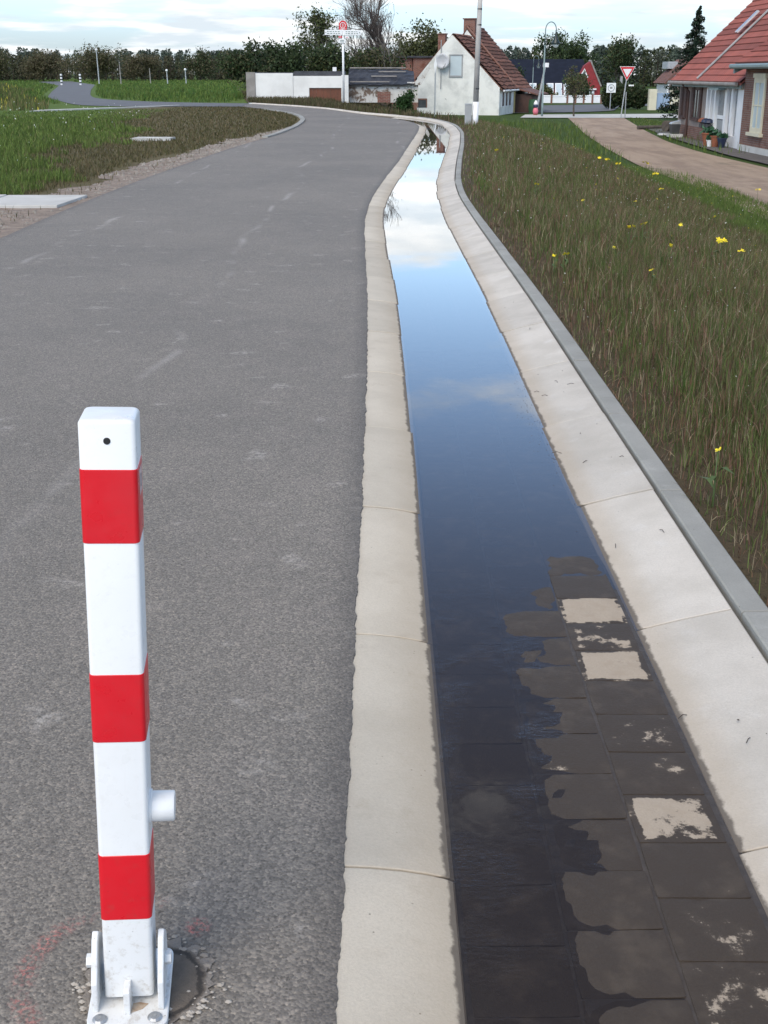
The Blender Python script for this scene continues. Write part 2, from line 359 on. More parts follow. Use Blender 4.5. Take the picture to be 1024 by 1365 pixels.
def chalk():
    m, nt, p = nodes('chalk_pink'); v = pos(nt)
    p.inputs['Base Color'].default_value = (.58, .20, .17, 1); p.inputs['Roughness'].default_value = .95
    f = math_(nt, 'MULTIPLY', rng_(nt, noise(nt, v, 130., 4, .7), .46, .62), rng_(nt, noise(nt, v, 14., 3, .6), .3, .62))
    uv = N(nt, 'ShaderNodeAttribute', attribute_name='Col', attribute_type='GEOMETRY').outputs['Fac']
    f = math_(nt, 'MULTIPLY', math_(nt, 'MULTIPLY', f, uv), .75)
    tr = N(nt, 'ShaderNodeBsdfTransparent'); mx = N(nt, 'ShaderNodeMixShader', {0: f, 1: tr.outputs[0], 2: p.outputs[0]})
    nt.links.new(mx.outputs[0], nt.nodes['Material Output'].inputs[0])
chalk()
def plaster(name, a, b, dark, th=.62):
    m, nt, p = nodes(name); v = pos(nt)
    c = mixc(nt, rng_(nt, noise(nt, v, .9, 7, .62), .4, .68), a, b)
    c = mixc(nt, rng_(nt, noise(nt, v, 1.6, 8, .7, .4), th, th + .08), c, dark)
    nt.links.new(c, p.inputs['Base Color']); p.inputs['Roughness'].default_value = .9; bump(nt, noise(nt, v, 14., 6), .4, .03, p)
plaster('plaster_white', (.74, .745, .70), (.54, .55, .52), (.40, .41, .39), .64)
plaster('plaster_wall', (.76, .76, .73), (.66, .66, .63), (.5, .5, .47), .7)
plaster('plaster_ruin', (.58, .57, .53), (.42, .38, .33), (.16, .115, .085), .5)
plaster('plaster_taupe', (.30, .24, .21), (.25, .205, .18), (.2, .165, .145), .7)
plaster('plaster_cream', (.62, .58, .44), (.54, .5, .38), (.45, .41, .32), .7)
def brick(name, a, b, mortar, sc=1.):
    m, nt, p = nodes(name); g = N(nt, 'ShaderNodeSeparateXYZ', {0: lp(nt)})
    v = N(nt, 'ShaderNodeCombineXYZ', {0: math_(nt, 'ADD', g.outputs[0], g.outputs[1]), 1: g.outputs[2]}).outputs[0]
    bt = N(nt, 'ShaderNodeTexBrick', {'Vector': v, 'Color1': (*a, 1), 'Color2': (*b, 1), 'Mortar': (*mortar, 1), 'Scale': 1., 'Mortar Size': .012, 'Brick Width': .25 * sc, 'Row Height': .077 * sc})
    c = mixc(nt, rng_(nt, noise(nt, v, 2., 6), .5, .7), bt.outputs[0], tuple(q * .6 for q in a))
    nt.links.new(c, p.inputs['Base Color']); p.inputs['Roughness'].default_value = .9; bump(nt, bt.outputs['Fac'], -.4, .01, p)
brick('brick_red', (.24, .085, .055), (.17, .06, .045), (.22, .18, .15))
brick('brick_brown', (.20, .085, .058), (.145, .062, .045), (.19, .155, .13))
simple('tile_old', (.21, .095, .07), (.10, .055, .044), 3., .85, .3, .01, 20., False, rand=.35)
simple('tile_red', (.33, .095, .068), (.25, .075, .055), 1.2, .7, .2, .01, 20., False, rand=.3)
simple('roof_dark', (.011, .014, .024), (.015, .019, .032), 2., .8, spec=.15)
simple('tarp', (.02, .021, .026), (.05, .052, .06), 2., .5, .5, .05, 4.)
simple('wood_red', (.26, .022, .026), (.2, .02, .022), 3., .7)
simple('wood_brown', (.085, .042, .032), (.055, .03, .024), 3., .7)
simple('wood_grey', (.30, .28, .26), (.2, .185, .17), 2., .85, .3, .01, 30.)
simple('wood_pale', (.42, .41, .39), (.30, .29, .275), 2., .85, .3, .01, 30.)
simple('rust_gate', (.17, .062, .035), (.12, .05, .03), 3., .8)
simple('white_trim', (.80, .80, .80), (.72, .73, .74), 2., .5)
simple('pane_light', (.52, .60, .62), (.46, .54, .57), 1., .2)
simple('pane', (.05, .06, .065), (.09, .1, .105), 2., .12)
simple('curtain_pane', (.26, .27, .28), (.17, .18, .19), 5., .2)
simple('dish', (.58, .59, .61), None, 2., .5)
simple('green_lamp', (.010, .022, .02), (.008, .018, .016), 2., .4)
simple('lamp_pole', (.20, .26, .26), (.16, .22, .22), 4., .5)
simple('glass_bowl', (.6, .64, .62), None, 3., .15)
simple('sign_red', (.62, .012, .02), (.52, .012, .02), 2., .45)
simple('sign_white', (.80, .81, .80), (.74, .76, .76), 2., .45)
simple('sign_text', (.20, .27, .25), None, 2., .6)
simple('sign_grey', (.33, .34, .34), None, 2., .6)
simple('blue_pale', (.30, .40, .54), (.26, .35, .48), 2., .6)
simple('plastic_dark', (.03, .032, .034), (.05, .05, .052), 3., .5)
simple('terracotta', (.30, .10, .05), (.22, .075, .04), 3., .8)
simple('pink', (.70, .19, .24), (.6, .14, .19), 2., .5)
simple('blue_dark', (.02, .03, .07), None, 2., .5)
simple('yellow_trim', (.55, .45, .2), None, 2., .7)
simple('green_paint', (.03, .10, .045), None, 2., .7)
simple('stem_green', (.07, .11, .03), None, 5., .7)

# ------------------------------------------------------------------ the gutter's course (world metres)
PAIR = np.array([
 (-.08,-4,.96,-4),(-.085,1.5,.955,1.5),(-.09,3,.947,3),(-.09,5,.942,5),(-.12,8,.94,8),(-.18,10.5,.91,10.5),(-.215,12.7,.885,12.9),
 (-.17,14.5,.885,14.9),(-.05,16.8,.96,17.),(.23,21,1.22,21),(.5,25.8,1.55,25.6),(.8,31,1.87,30.8),(.96,34.5,1.95,34.2),(.98,36,1.9,37),
 (.88,38,1.6,39.8),(.66,39.8,1.1,42),(.1,42,.4,44.2),(-.8,45.8,-.75,47),(-2.21,51.85,-2.26,52.95),(-3.71,55.9,-3.85,57.1),(-6.7,62.2,-6.8,63)])
mid = (PAIR[:, :2] + PAIR[:, 2:]) / 2
ts = np.concatenate([[0], np.cumsum(np.linalg.norm(np.diff(mid, axis=0), axis=1))])
DT = .05
TT = np.arange(0, ts[-1], DT)
DEN = np.stack([np.interp(TT, ts, PAIR[:, k]) for k in range(4)], 1)
kx = np.arange(-40, 41) * DT; ker = np.exp(-(kx / .7) ** 2 / 2); ker /= ker.sum()
pad = np.concatenate([DEN[0] + (DEN[1] - DEN[0]) * np.arange(-40, 0)[:, None], DEN, DEN[-1] + (DEN[-1] - DEN[-2]) * np.arange(1, 41)[:, None]])
DEN = np.stack([np.convolve(pad[:, k], ker, 'valid') for k in range(4)], 1)
LO, RO = DEN[:, :2], DEN[:, 2:]
GAP = np.linalg.norm(RO - LO, axis=1); W = (RO - LO) / GAP[:, None]
EO = RO + W * .092                                   # outer face of the grey edging
SL = np.concatenate([[0], np.cumsum(np.linalg.norm(np.diff(LO, axis=0), axis=1))])
SR = np.concatenate([[0], np.cumsum(np.linalg.norm(np.diff(RO, axis=0), axis=1))])
def at(t, arr):
    return np.array([np.interp(t, TT, arr[:, k]) for k in range(arr.shape[1])])
def t_of(s, S): return float(np.interp(s, S, TT))
Y_end_left = 39.5
T_left_end = float(TT[np.argmax(LO[:, 1] > Y_end_left)])
WL = -.030                                           # water level

def dist_edge(x, y):
    x = np.atleast_1d(np.asarray(x, float)); y = np.atleast_1d(np.asarray(y, float))
    out = np.empty(len(x)); E = EO[::5]
    for i in range(0, len(x), 20000):
        dx = x[i:i + 20000, None] - E[None, :, 0]; dy = y[i:i + 20000, None] - E[None, :, 1]
        out[i:i + 20000] = np.sqrt((dx * dx + dy * dy).min(1))
    return out
def zprof(x, d): return .036 - 1.44 * smooth(d, .2, 6.6) * smooth(x, -4, 4)
def zg(x, y):
    if x < -7: return -.015
    return float(zprof(np.array([x]), dist_edge(x, y))[0])

# ------------------------------------------------------------------ setting
# embankment and everything right of and beyond the road
dcol = np.array([0, .04, .12, .25, .5, .8, 1.2, 1.6, 2, 2.5, 3, 3.5, 4, 4.5, 5, 5.5, 6, 6.5, 7, 8, 10, 13, 17, 22, 30, 40, 55, 75, 100, 150, 220, 350, 600, 1000, 1800])
idx = np.arange(0, len(TT), 5)
rng = np.random.default_rng(3)
rows = []
for i in idx:
    p = EO[i][None] + W[i][None] * dcol[:, None]
    z = zprof(p[:, 0], dcol) + np.where((dcol > .3) & (dcol < 6.2), .018 * np.sin(p[:, 0] * 5 + 2 * np.sin(p[:, 1] * 2.3)), 0)
    rows.append([(a, b, c) for (a, b), c in zip(p, z)])
tag(obj('meadow_ground', MB().grid(rows), 'ground_right', sm=True), kind='structure')
# ground left of the road, under it and on to the forest
def bank(x, y):   # low grassy bank left of the side path
    e = np.interp(y, [45, 58, 65, 78, 103, 153], [-14.5, -16.2, -18.3, -22, -28.5, -41])
    return .65 * smooth(e - x, 0, 3.5) * smooth(y, 46, 58) * (1 - smooth(y, 95, 135))
ys = np.concatenate([np.arange(-6, 70, 1.), np.geomspace(70, 1800, 24)])
xl = np.concatenate([[0, .3, .8], np.arange(1.5, 45, 1.2), np.geomspace(46, 1500, 14)])
iL = np.argmax(LO[:, 1])
rows = []
for y in ys:
    if y < 62: xm = float(np.interp(y, LO[:, 1], LO[:, 0])) - .12
    else: xm = -6.6 - .12 * (y - 62)
    rows.append([(xm - q, y, -.015 + float(bank(xm - q, y))) for q in xl])
tag(obj('ground', MB().grid(rows), 'ground_left', sm=True), kind='structure')

# the road: a thin mat with a ragged edge lapping on to the cream curb
RL = np.array([(-3.46,-4),(-3.46,1),(-3.46,5),(-3.46,8),(-3.46,11),(-3.48,13),(-3.46,15),(-3.38,18),(-3.08,24.3),(-2.83,27.6),(-2.57,30.3),(-2.41,34.5),(-2.42,37.5),(-2.5,40.1),(-2.75,42.9),(-3.06,45.2),(-3.6,47.9),(-5.1,53),(-6.43,56.6)])
def resample(P, n):
    s = np.concatenate([[0], np.cumsum(np.linalg.norm(np.diff(P, axis=0), axis=1))]); q = np.linspace(0, s[-1], n)
    return np.stack([np.interp(q, s, P[:, k]) for k in range(P.shape[1])], 1)
def fbm1(x, seed, octs=((1, 1.), (2.7, .5), (6.1, .3), (15., .2))):
    r = np.random.default_rng(seed); out = 0
    for f, a in octs:
        g = r.uniform(-1, 1, int(abs(x).max() * f) + 6 if len(x) else 4); out = out + a * np.interp(x * f, np.arange(len(g)), g)
    return out
def smooth_poly(P, n, k):
    q = resample(P, n); ke = np.hanning(k); ke /= ke.sum(); h = k // 2
    pd = np.concatenate([q[0] + (q[1] - q[0]) * np.arange(-h, 0)[:, None], q, q[-1] + (q[-1] - q[-2]) * np.arange(1, h + 1)[:, None]])
    return np.stack([np.convolve(pd[:, j], ke, 'valid') for j in range(2)], 1)[:n]
ROADL = smooth_poly(RL, 900, 41)
near_y = np.concatenate([np.arange(-3.8, 1, .2), np.arange(1., 7., .008), np.arange(7, 16, .04)])
tN = np.interp(near_y, LO[:, 1], TT)
tF = np.arange(np.interp(16, LO[:, 1], TT), TT[-1], .25)
tall = np.concatenate([tN, tF])
road_rows = []
jit = fbm1(tall * 22., 5) * .0035 + fbm1(tall * 3., 6) * .003 + .012
for k, t in enumerate(tall):
    lo = at(t, LO); w = at(t, W)
    f = t / TT[-1]
    if lo[1] < 34.5: l = np.array([np.interp(lo[1], ROADL[:, 1], ROADL[:, 0]), lo[1]])
    else:
        f = (t - np.interp(34.5, LO[:, 1], TT)) / (TT[-1] - np.interp(34.5, LO[:, 1], TT))
        s0 = np.interp(34.5, ROADL[:, 1], np.arange(len(ROADL))); q = s0 + f * (len(ROADL) - 1 - s0)
        l = np.array([np.interp(q, np.arange(len(ROADL)), ROADL[:, j]) for j in range(2)])
    e = lo + w * jit[k]
    fr = [0, .03, .5, .9, .978, 1.]
    r = [(*(l + (lo - l) * q), 0.) for q in fr[:-1]] + [(e[0], e[1], .0035), (e[0] + .003 * w[0], e[1] + .003 * w[1], -.008)]
    r[4] = (r[4][0], r[4][1], .002)
    road_rows.append(r)
road = tag(obj('road', MB().grid(road_rows), 'asphalt', sm=False), kind='structure')
ca = road.data.color_attributes.new('Col', 'FLOAT_COLOR', 'POINT'); cv = np.ones((len(road_rows) * 7, 4), np.float32); cv[:, :3] = np.tile([.7, 0, 0, 0, 0, .9, .9, ], len(road_rows))[:, None]; ca.data.foreach_set('color', cv.ravel())
FAR = [((-6.43,56.6),(-6.7,62.2)),((-9.49,57.9),(-9.64,63.)),((-11.6,55.2),(-11.5,65)),((-13.2,56),(-13.5,68)),((-14.8,60),(-15.6,71)),((-17,67),(-17.2,75.3)),((-20.6,77.6),(-19.8,85.6)),((-26.9,103),(-25.8,112)),((-39,153),(-37,163)),((-60,220),(-57,232))]
fa = smooth_poly(np.array([a for a, b in FAR]), 80, 9); fb = smooth_poly(np.array([b for a, b in FAR]), 80, 9)
tag(obj('path', MB().grid([[(*(a + (b - a) * q), .004) for q in (0, .5, 1)] for a, b in zip(fa, fb)]), 'far_asphalt'), kind='structure')

# stones of the gutter: every one a piece of its own
gutter = tag(bpy.data.objects.new('gutter', None), kind='structure'); COL.objects.link(gutter)
r_ = random.Random(11)
def stone(name, S, s0, s1, line, sgn, prof, mat, tmax=None):
    """one kerb stone between arc lengths s0 and s1, cross-section prof = (offset, z)."""
    n = 4; e = .0035
    dz = r_.uniform(-.0022, .0022); tl = r_.uniform(-.004, .004)
    ss = [s0 + e, s0 + e + .003] + list(np.linspace(s0 + .25, s1 - .25, n - 1)) + [s1 - e - .003, s1 - e]
    rows = []
    for j, s in enumerate(ss):
        t = t_of(s, S); p = at(t, line); w = at(t, W); sc = 1.
        if callable(prof): pr = prof(t)
        else: pr = prof
        endd = -.0015 if j in (0, len(ss) - 1) else 0
        rows.append([(p[0] + sgn * w[0] * u, p[1] + sgn * w[1] * u, z + (endd + dz + tl * u if z > -.1 else 0)) for u, z in pr])
    mb = MB(); mb.grid(rows); nc = len(rows[0])
    mb.f.append(tuple(range(nc))); mb.f.append(tuple(range(len(rows) * nc - 1, (len(rows) - 1) * nc - 1, -1)))
    o = obj(name, mb, mat, gutter, sm=True); o.data.set_sharp_from_angle(angle=R(11)); return o
PROF_L = [(0, -.15), (0, -.004), (.006, -.0005), (.06, -.003), (.12, -.0095), (.17, -.0185), (.20, -.026), (.219, -.033), (.226, -.045), (.226, -.15)]
PROF_R0 = [(0, -.15), (0, .030), (.006, .035), (.13, .006), (.24, -.024), (.268, -.033), (.275, -.045), (.275, -.15)]
def PROF_R(t):
    g = float(np.interp(t, TT, GAP)); k = min(1., max(.26, (g - .02) / .275)) if g < .32 else 1.
    return [(u * k, z) for u, z in PROF_R0]
PROF_E = [(.012, -.15), (.012, .040), (.016, .045), (.085, .046), (.09, .042), (.09, -.15)]
s_first = float(np.interp(1.89, LO[:, 1], SL))
s = s_first - 2; send = float(np.interp(T_left_end, TT, SL))
while s + 1 <= send:
    stone('curb_stone', SL, s, s + 1, LO, 1, PROF_L, 'curb_cream'); s += 1
s = float(np.interp(2.97, RO[:, 1], SR)) - 3
while s + 1 <= SR[-1]:
    stone('curb_stone', SR, s, s + 1, RO, -1, PROF_R, 'curb_white'); s += 1
s = float(np.interp(2.93, RO[:, 1], SR)) - 3
while s + 1 <= np.interp(42, RO[:, 1], SR):
    stone('edging_stone', SR, s, s + 1, RO, 1, PROF_E, 'edging_grey'); s += 1
# bed: mortar below the pavers, setts on top
def bed_drop(y): return .022 * smooth(y, 2.9, 4.6)
COLZ = (-.0034, .0010, .0056)
tb = np.arange(float(np.interp(.2, LO[:, 1], TT)), T_left_end + 2.5, .1)
rows = []; wrows = []
for t in tb:
    lo = at(t, LO); ro = at(t, RO); w = at(t, W); g = np.linalg.norm(ro - lo); y = lo[1]; d = float(bed_drop(y))
    a = lo + w * min(.215, g * .4); b = ro - w * min(.262, g * .45)
    far = float(smooth(y, 6.4, 6.7))
    zs = [WL + COLZ[k] - d - (.0025, .0022, .0032)[k] * (1 - far) for k in (0, 1, 2)]
    rows.append([(*a, zs[0]), (*(a + (b - a) * .33), zs[0]), (*(a + (b - a) * .36), zs[1]), (*(a + (b - a) * .64), zs[1]), (*(a + (b - a) * .67), zs[2]), (*b, zs[2])])
    a2 = lo + w * min(.16, g * .3); b2 = ro - w * min(.20, g * .34)
    wrows.append([(*(a2 + (b2 - a2) * q), WL) for q in np.linspace(0, 1, 7)])
obj('gutter_bed', MB().grid(rows), 'wet_mortar', gutter)
tag(obj('water', MB().grid(wrows), 'water', sm=True), kind='structure')
def sett_mesh(seed):
    h, n = .0825, 8; q = np.linspace(-h, h, n); g = np.random.default_rng(seed).normal(size=(n, n)); g = (g + np.roll(g, 1, 0) + np.roll(g, 1, 1) + np.roll(g, -1, 0)) * .5
    V = []
    for i, y in enumerate(q):
        for j, x in enumerate(q):
            e = (i in (0, n - 1)) + (j in (0, n - 1))
            V.append((x * 1.055 * (.985 if e == 2 else 1), y * (.985 if e == 2 else 1), g[i, j] * .0005 - (.0012 if e else 0)))
    mb = MB().add(V, [(i * n + j, i * n + j + 1, (i + 1) * n + j + 1, (i + 1) * n + j) for i in range(n - 1) for j in range(n - 1)])
    rim = [j for j in range(n)] + [i * n + n - 1 for i in range(1, n)] + [(n - 1) * n + j for j in range(n - 2, -1, -1)] + [i * n for i in range(n - 2, 0, -1)]
    o = len(mb.v); mb.v += [(mb.v[k][0], mb.v[k][1], -.05) for k in rim]; m_ = len(rim)
    mb.f += [(rim[k], rim[(k + 1) % m_], o + (k + 1) % m_, o + k) for k in range(m_)]
    me = mb.mesh('sett'); me.polygons.foreach_set('use_smooth', [True] * len(me.polygons)); me.set_sharp_from_angle(angle=R(40)); return me
SETTS = [sett_mesh(k) for k in range(7)]
DRY = {}   # measured: which setts of the right and middle column have dried out
for col_, offs in ((0, .05), (1, .085), (2, .0)):
    y = 1.24 + offs; k = 0
    while y < 6.6:
        t = float(np.interp(y, LO[:, 1], TT)); lo = at(t, LO); w = at(t, W)
        u = .2345 + .0825 + col_ * .18
        p = lo + w * u
        o = link('sett', SETTS[r_.randrange(7)], 'paver', gutter)
        o.location = (p[0], p[1], WL + COLZ[col_] - float(bed_drop(y)) + r_.uniform(-.0008, .0008)); o.rotation_euler = (r_.uniform(-.004, .004), r_.uniform(-.004, .004) - (.022 if col_ == 1 else .008 if col_ == 0 else 0), r_.uniform(-.012, .012))
        o['dry'] = -1.0; DRY[(col_, k)] = (o, y); k += 1; y += .1685 + r_.uniform(-.001, .001)
for (c, k), (o, y) in DRY.items():
    if c == 2:
        for yy, v in ((3.02, .98), (2.85, .42), (2.68, .78), (2.52, .05), (2.35, .40), (2.18, .28), (2.01, .66), (1.84, .12), (1.67, .34), (1.5, .36), (1.34, .34)):
            if abs(y - yy) < .085: o['dry'] = v
    if c == 1 and abs(y - 2.36) < .085: o['dry'] = .32
    if c == 1 and y < 1.9: o['dry'] = .02

# ------------------------------------------------------------------ verge, slabs, tracks
sh = resample(ROADL[(ROADL[:, 1] > 2) & (ROADL[:, 1] < 37)], 160)
wv = .75 + .25 * fbm1(np.arange(160) * .35, 8); wv *= np.interp(sh[:, 1], [2, 20, 30, 37], [1.2, 1.0, .7, .15])
tag(obj('gravel_shoulder', MB().grid([[(p[0] - w_ * q, p[1], -.006 + .006 * math.sin(i * 1.7 + q * 5) * q) for q in (0, .03, .3, .65, 1.)] for i, (p, w_) in enumerate(zip(sh, wv))]), 'gravel_shoulder'), kind='structure')
slab = thing('concrete_crossing', 'pale concrete slabs crossing the gravel shoulder beside the asphalt', 'slab', (-3.62, 14.3, -.02))
for k, (a, b) in enumerate(((-.9, 0), (-1.82, -.91), (-2.74, -1.83), (-3.66, -2.75))):
    obj('slab', MB().prism([(a, -.62 + .05 * a), (b - .01, -.62 + .05 * b), (b - .01 + (.06 if k == 0 else 0), .58), (a, .56)], 'z', -.05, .045 + .004 * (k % 2)), 'far_concrete', slab, bevel=.006)
o = obj('concrete_strip', MB().prism([(-5.6, 27.7), (-4.75, 27.9), (-4.7, 28.3), (-5.55, 28.4)], 'z', -.06, .05), 'far_concrete'); tag(o, 'short pale concrete strip lying in the mown brown grass', 'slab')
ks = thing('path_kerb', 'long white concrete kerb between the brown grass and the side path', 'kerb', (-9.4, 58.0, 0))
pa, pb = np.array((0, 0.)), np.array((-4.3, -8.4))
for k in range(9):
    a = pa + (pb - pa) * (k / 9 + .001); b = pa + (pb - pa) * ((k + 1) / 9 - .001); w0 = .25 + .5 * k / 9; w1 = .25 + .5 * (k + 1) / 9
    obj('kerb_stone', MB().prism([(a[0], a[1] - w0), (b[0], b[1] - w1), (b[0], b[1] + w1), (a[0], a[1] + w0)], 'z', -.06, .03), 'far_concrete', ks)
ik = thing('inner_kerb', 'low grey kerb around the tip of the brown grass wedge', 'kerb', (-2.5, 40, 0))
kk = resample(ROADL[(ROADL[:, 1] > 29) & (ROADL[:, 1] < 52)], 25) - np.array((2.5 * -1, 40)) * np.array((1, 1))
kk = resample(ROADL[(ROADL[:, 1] > 29) & (ROADL[:, 1] < 52)], 25) - np.array((-2.5, 40))
for a, b in zip(kk[:-1], kk[1:]):
    d = (b - a) / np.linalg.norm(b - a); nrm = np.array((-d[1], d[0])); a2 = a + d * .01; b2 = b - d * .01
    obj('kerb_stone', MB().prism([tuple(a2), tuple(b2), tuple(b2 + nrm * .14), tuple(a2 + nrm * .14)], 'z', -.1, .028), 'edging_grey', ik)
def sheet(name, A, B, mat, dz, n=60, k=7, cols=9):
    a = smooth_poly(np.array(A, float), n, k); b = smooth_poly(np.array(B, float), n, k); rows = []
    for p, q in zip(a, b):
        rows.append([(*(p + (q - p) * f), zg(*(p + (q - p) * f)) + dz) for f in np.linspace(0, 1, cols)])
    return tag(obj(name, MB().grid(rows), mat, sm=True), kind='structure')
sheet('dirt_track', [(7.3, 8), (7.35, 18), (7.55, 24), (7.94, 30), (8.0, 37.3), (8.67, 48.5), (9.7, 60.5), (11.8, 80), (12.4, 86)],
      [(13., 8), (12.6, 18), (12.4, 24), (12.2, 30), (12., 37.3), (11.8, 46.2), (12.2, 54), (13.4, 64.5), (15.4, 80), (16.2, 86)], 'dirt_track', .03)
sheet('house_pavement', [(12.5, 20), (12.3, 45), (12.6, 50), (13.0, 57), (14., 68)], [(13.9, 20), (13.9, 45), (13.9, 50), (13.9, 57), (17, 68)], 'dark_paving', .055)
sheet('concrete_road', [(9., 83.5), (11.7, 83), (19.4, 83), (40, 84)], [(10., 89.5), (12.7, 90), (21.5, 91.5), (42, 92)], 'far_concrete', .05, 30, 5, 4)
sheet('asphalt_street', [(9.5, 93), (12.2, 94.5), (15, 95.5), (18., 99), (21, 113), (40, 116)], [(9., 108), (12.5, 113), (15, 116.), (19, 118), (22, 121), (40, 123)], 'far_asphalt', .05, 40, 5, 4)

# ------------------------------------------------------------------ the folding bollard
BX, BY = -.407, 1.555
bol = thing('folding_bollard', 'red and white banded folding steel bollard bolted to the asphalt', 'bollard', (BX, BY, .008), R(-7))
bol.rotation_euler = (R(-.6), R(2.2), R(6))
def rsq(half, r, zs, sc=None, n=4):
    mb = MB(); ring = []
    for cx_, cy_, a0 in ((1, 1, 0), (-1, 1, 90), (-1, -1, 180), (1, -1, 270)):
        for i in range(n + 1): ring.append((cx_ * (half - r) + r * math.cos(R(a0 + 90 * i / n)), cy_ * (half - r) + r * math.sin(R(a0 + 90 * i / n))))
    m_ = len(ring); sc = sc or [0] * len(zs); vs_ = []
    for z, s_ in zip(zs, sc): vs_ += [(x - math.copysign(min(abs(x), s_), x), y - math.copysign(min(abs(y), s_), y), z) for x, y in ring]
    fs = [(l * m_ + i, l * m_ + (i + 1) % m_, (l + 1) * m_ + (i + 1) % m_, (l + 1) * m_ + i) for l in range(len(zs) - 1) for i in range(m_)]
    fs += [tuple(range(m_ - 1, -1, -1)), tuple(range((len(zs) - 1) * m_, len(zs) * m_))]
    return mb.add(vs_, fs)
HB = .0378; TOP = .962
post = obj('post', rsq(HB, .007, [.022, TOP - .006, TOP - .003, TOP - .001, TOP], [0, 0, .0015, .0035, .006]), 'paint_white', bol, sm=False)
for z0, z1 in ((.787, .893), (.478, .587), (.168, .284)):
    obj('red_band', rsq(HB + .0009, .0075, [z0, z0 + .0008, z1 - .0008, z1], [.0008, 0, 0, .0008]), 'film_red', bol)
for o in bol.children:
    o.data.polygons.foreach_set('use_smooth', [True] * len(o.data.polygons))
    o.data.set_sharp_from_angle(angle=R(35))
obj('cap_hole', MB().tube([(.0, -HB - .0006, TOP - .029), (.0, -HB + .004, TOP - .029)], .0048, 14), 'black', bol)
stk = obj('sticker', MB().box(HB + .0010, HB + .0013, -.012, .022, .848, .885), 'sticker', bol)
obj('sticker_ring', MB().tube([(HB + .0013, .005 + .009 * math.cos(a), .866 + .009 * math.sin(a)) for a in np.linspace(0, 6.28, 20)], .0008, 4), 'sign_grey', stk)
stub = obj('lock_stub', MB().tube([(HB - .001, 0, .345), (HB + .003, 0, .345), (HB + .004, 0, .345), (HB + .036, 0, .345), (HB + .0375, 0, .345), (HB + .0372, 0, .345), (HB + .02, 0, .345)], [.027, .026, .0235, .0232, .022, .019, .0185], 24, cap=True), 'paint_white', bol, sm=True)
stub.data.set_sharp_from_angle(angle=R(40))
obj('base_plate', rsq(.062, .012, [0, .009, .0105], [0, 0, .0015]), 'paint_white', bol).scale = (1, 1.45, 1)
lug = [(-.058, .010), (-.058, .062), (-.030, .125), (-.016, .132), (.022, .100), (.05, .010)]
for sx in (-1, 1):
    obj('hinge_lug', MB().prism(lug, 'x', sx * .046, sx * .0555), 'paint_white', bol, bevel=.002)
    bo = obj('hinge_bolt', MB().tube([(sx * .0555, -.018, .078), (sx * .066, -.018, .078)], .011, 6), 'paint_white', bol, bevel=.001)
obj('front_rib', MB().prism([(-.066, .010), (-.066, .052), (-.060, .056), (-.038, .056), (-.038, .010)], 'x', -.006, .004), 'paint_white', bol, bevel=.0015)
obj('rust_stain', MB().prism([(.004, -.062), (.022, -.054), (.03, -.043), (.016, -.039), (.006, -.041)], 'z', .0108, .0113), 'rust', bol)
for sx in (-1, 1):
    b_ = obj('anchor_bolt', MB().lathe([(.0105, 0), (.0115, .002), (.0085, .005), (.004, .0055)], 14, (sx * .042, -.074, .0105)), 'zinc', bol)
    obj('screw_slot', MB().lathe([(.0035, .0), (.0035, .0012)], 6, (sx * .042, -.074, .0155)), 'sign_grey', b_)
# round concrete foundation let into the asphalt, broken rim
n = 64; ring = fbm1(np.arange(n) * .9, 21) ; mb = MB()
vs_ = [(0, 0, .0045)] + [(.085 * math.cos(2 * math.pi * i / n), .085 * math.sin(2 * math.pi * i / n), .0045) for i in range(n)] + \
      [((.104 + .012 * ring[i]) * math.cos(2 * math.pi * i / n), (.104 + .012 * ring[i]) * math.sin(2 * math.pi * i / n), .0042) for i in range(n)]
fs = [(0, 1 + i, 1 + (i + 1) % n) for i in range(n)] + [(1 + i, 1 + n + i, 1 + n + (i + 1) % n, 1 + (i + 1) % n) for i in range(n)]
fo = obj('concrete_foundation', mb.add(vs_, fs), 'foundation'); fo.location = (BX + .022, BY + .02, 0)
tag(fo, 'round rough concrete footing set into the asphalt under the bollard', 'footing')
rr_ = np.random.default_rng(4); mb = MB()
for i in range(140):
    a = rr_.uniform(0, 6.28); q = rr_.normal(.105, .013); x, y = q * math.cos(a), q * math.sin(a); s_ = rr_.uniform(.002, .007)
    mb.add([(x + s_ * math.cos(t + a), y + s_ * math.sin(t + a) * .8, .004) for t in (0, 1.3, 2.5, 3.9, 5.1)] + [(x, y, .004 + s_ * .55)], [(j, (j + 1) % 5, 5) for j in range(5)])
cr = obj('cement_crumbs', mb, 'stones'); cr.location = fo.location; tag(cr, 'pale cement crumbs around the bollard footing', 'crumbs', kind='stuff')
def chalk_arc(name, c, r0, r1, a0, a1, label):
    n_ = 50; vs_ = []; cl = []
    for i in range(n_ + 1):
        a = R(a0 + (a1 - a0) * i / n_)
        e = math.sin(math.pi * i / n_) ** .5 if abs(a1 - a0) < 359 else 1
        for q, k in ((r0, 0), ((r0 + r1) / 2, 1), (r1, 0)): vs_.append((c[0] + q * math.cos(a), c[1] + q * math.sin(a), .0062)); cl.append([k * e] * 3)
    lo_ = [x for i in range(n_) for j in (0, 1) for x in (i * 3 + j, i * 3 + j + 1, i * 3 + j + 4, i * 3 + j + 3)]
    return tag(link(name, np_mesh(name, vs_, lo_, [4] * (2 * n_), np.array(cl)), 'chalk_pink'), label, 'chalk mark')
chalk_arc('chalk_mark', (BX - .005, BY + .045), .155, .205, 80, 262, 'faded pink spray arc on the asphalt round the bollard footing')
chalk_arc('chalk_mark', (-.325, 1.712), .0, .028, 0, 360, 'small pink spray dot on the asphalt beside the bollard')

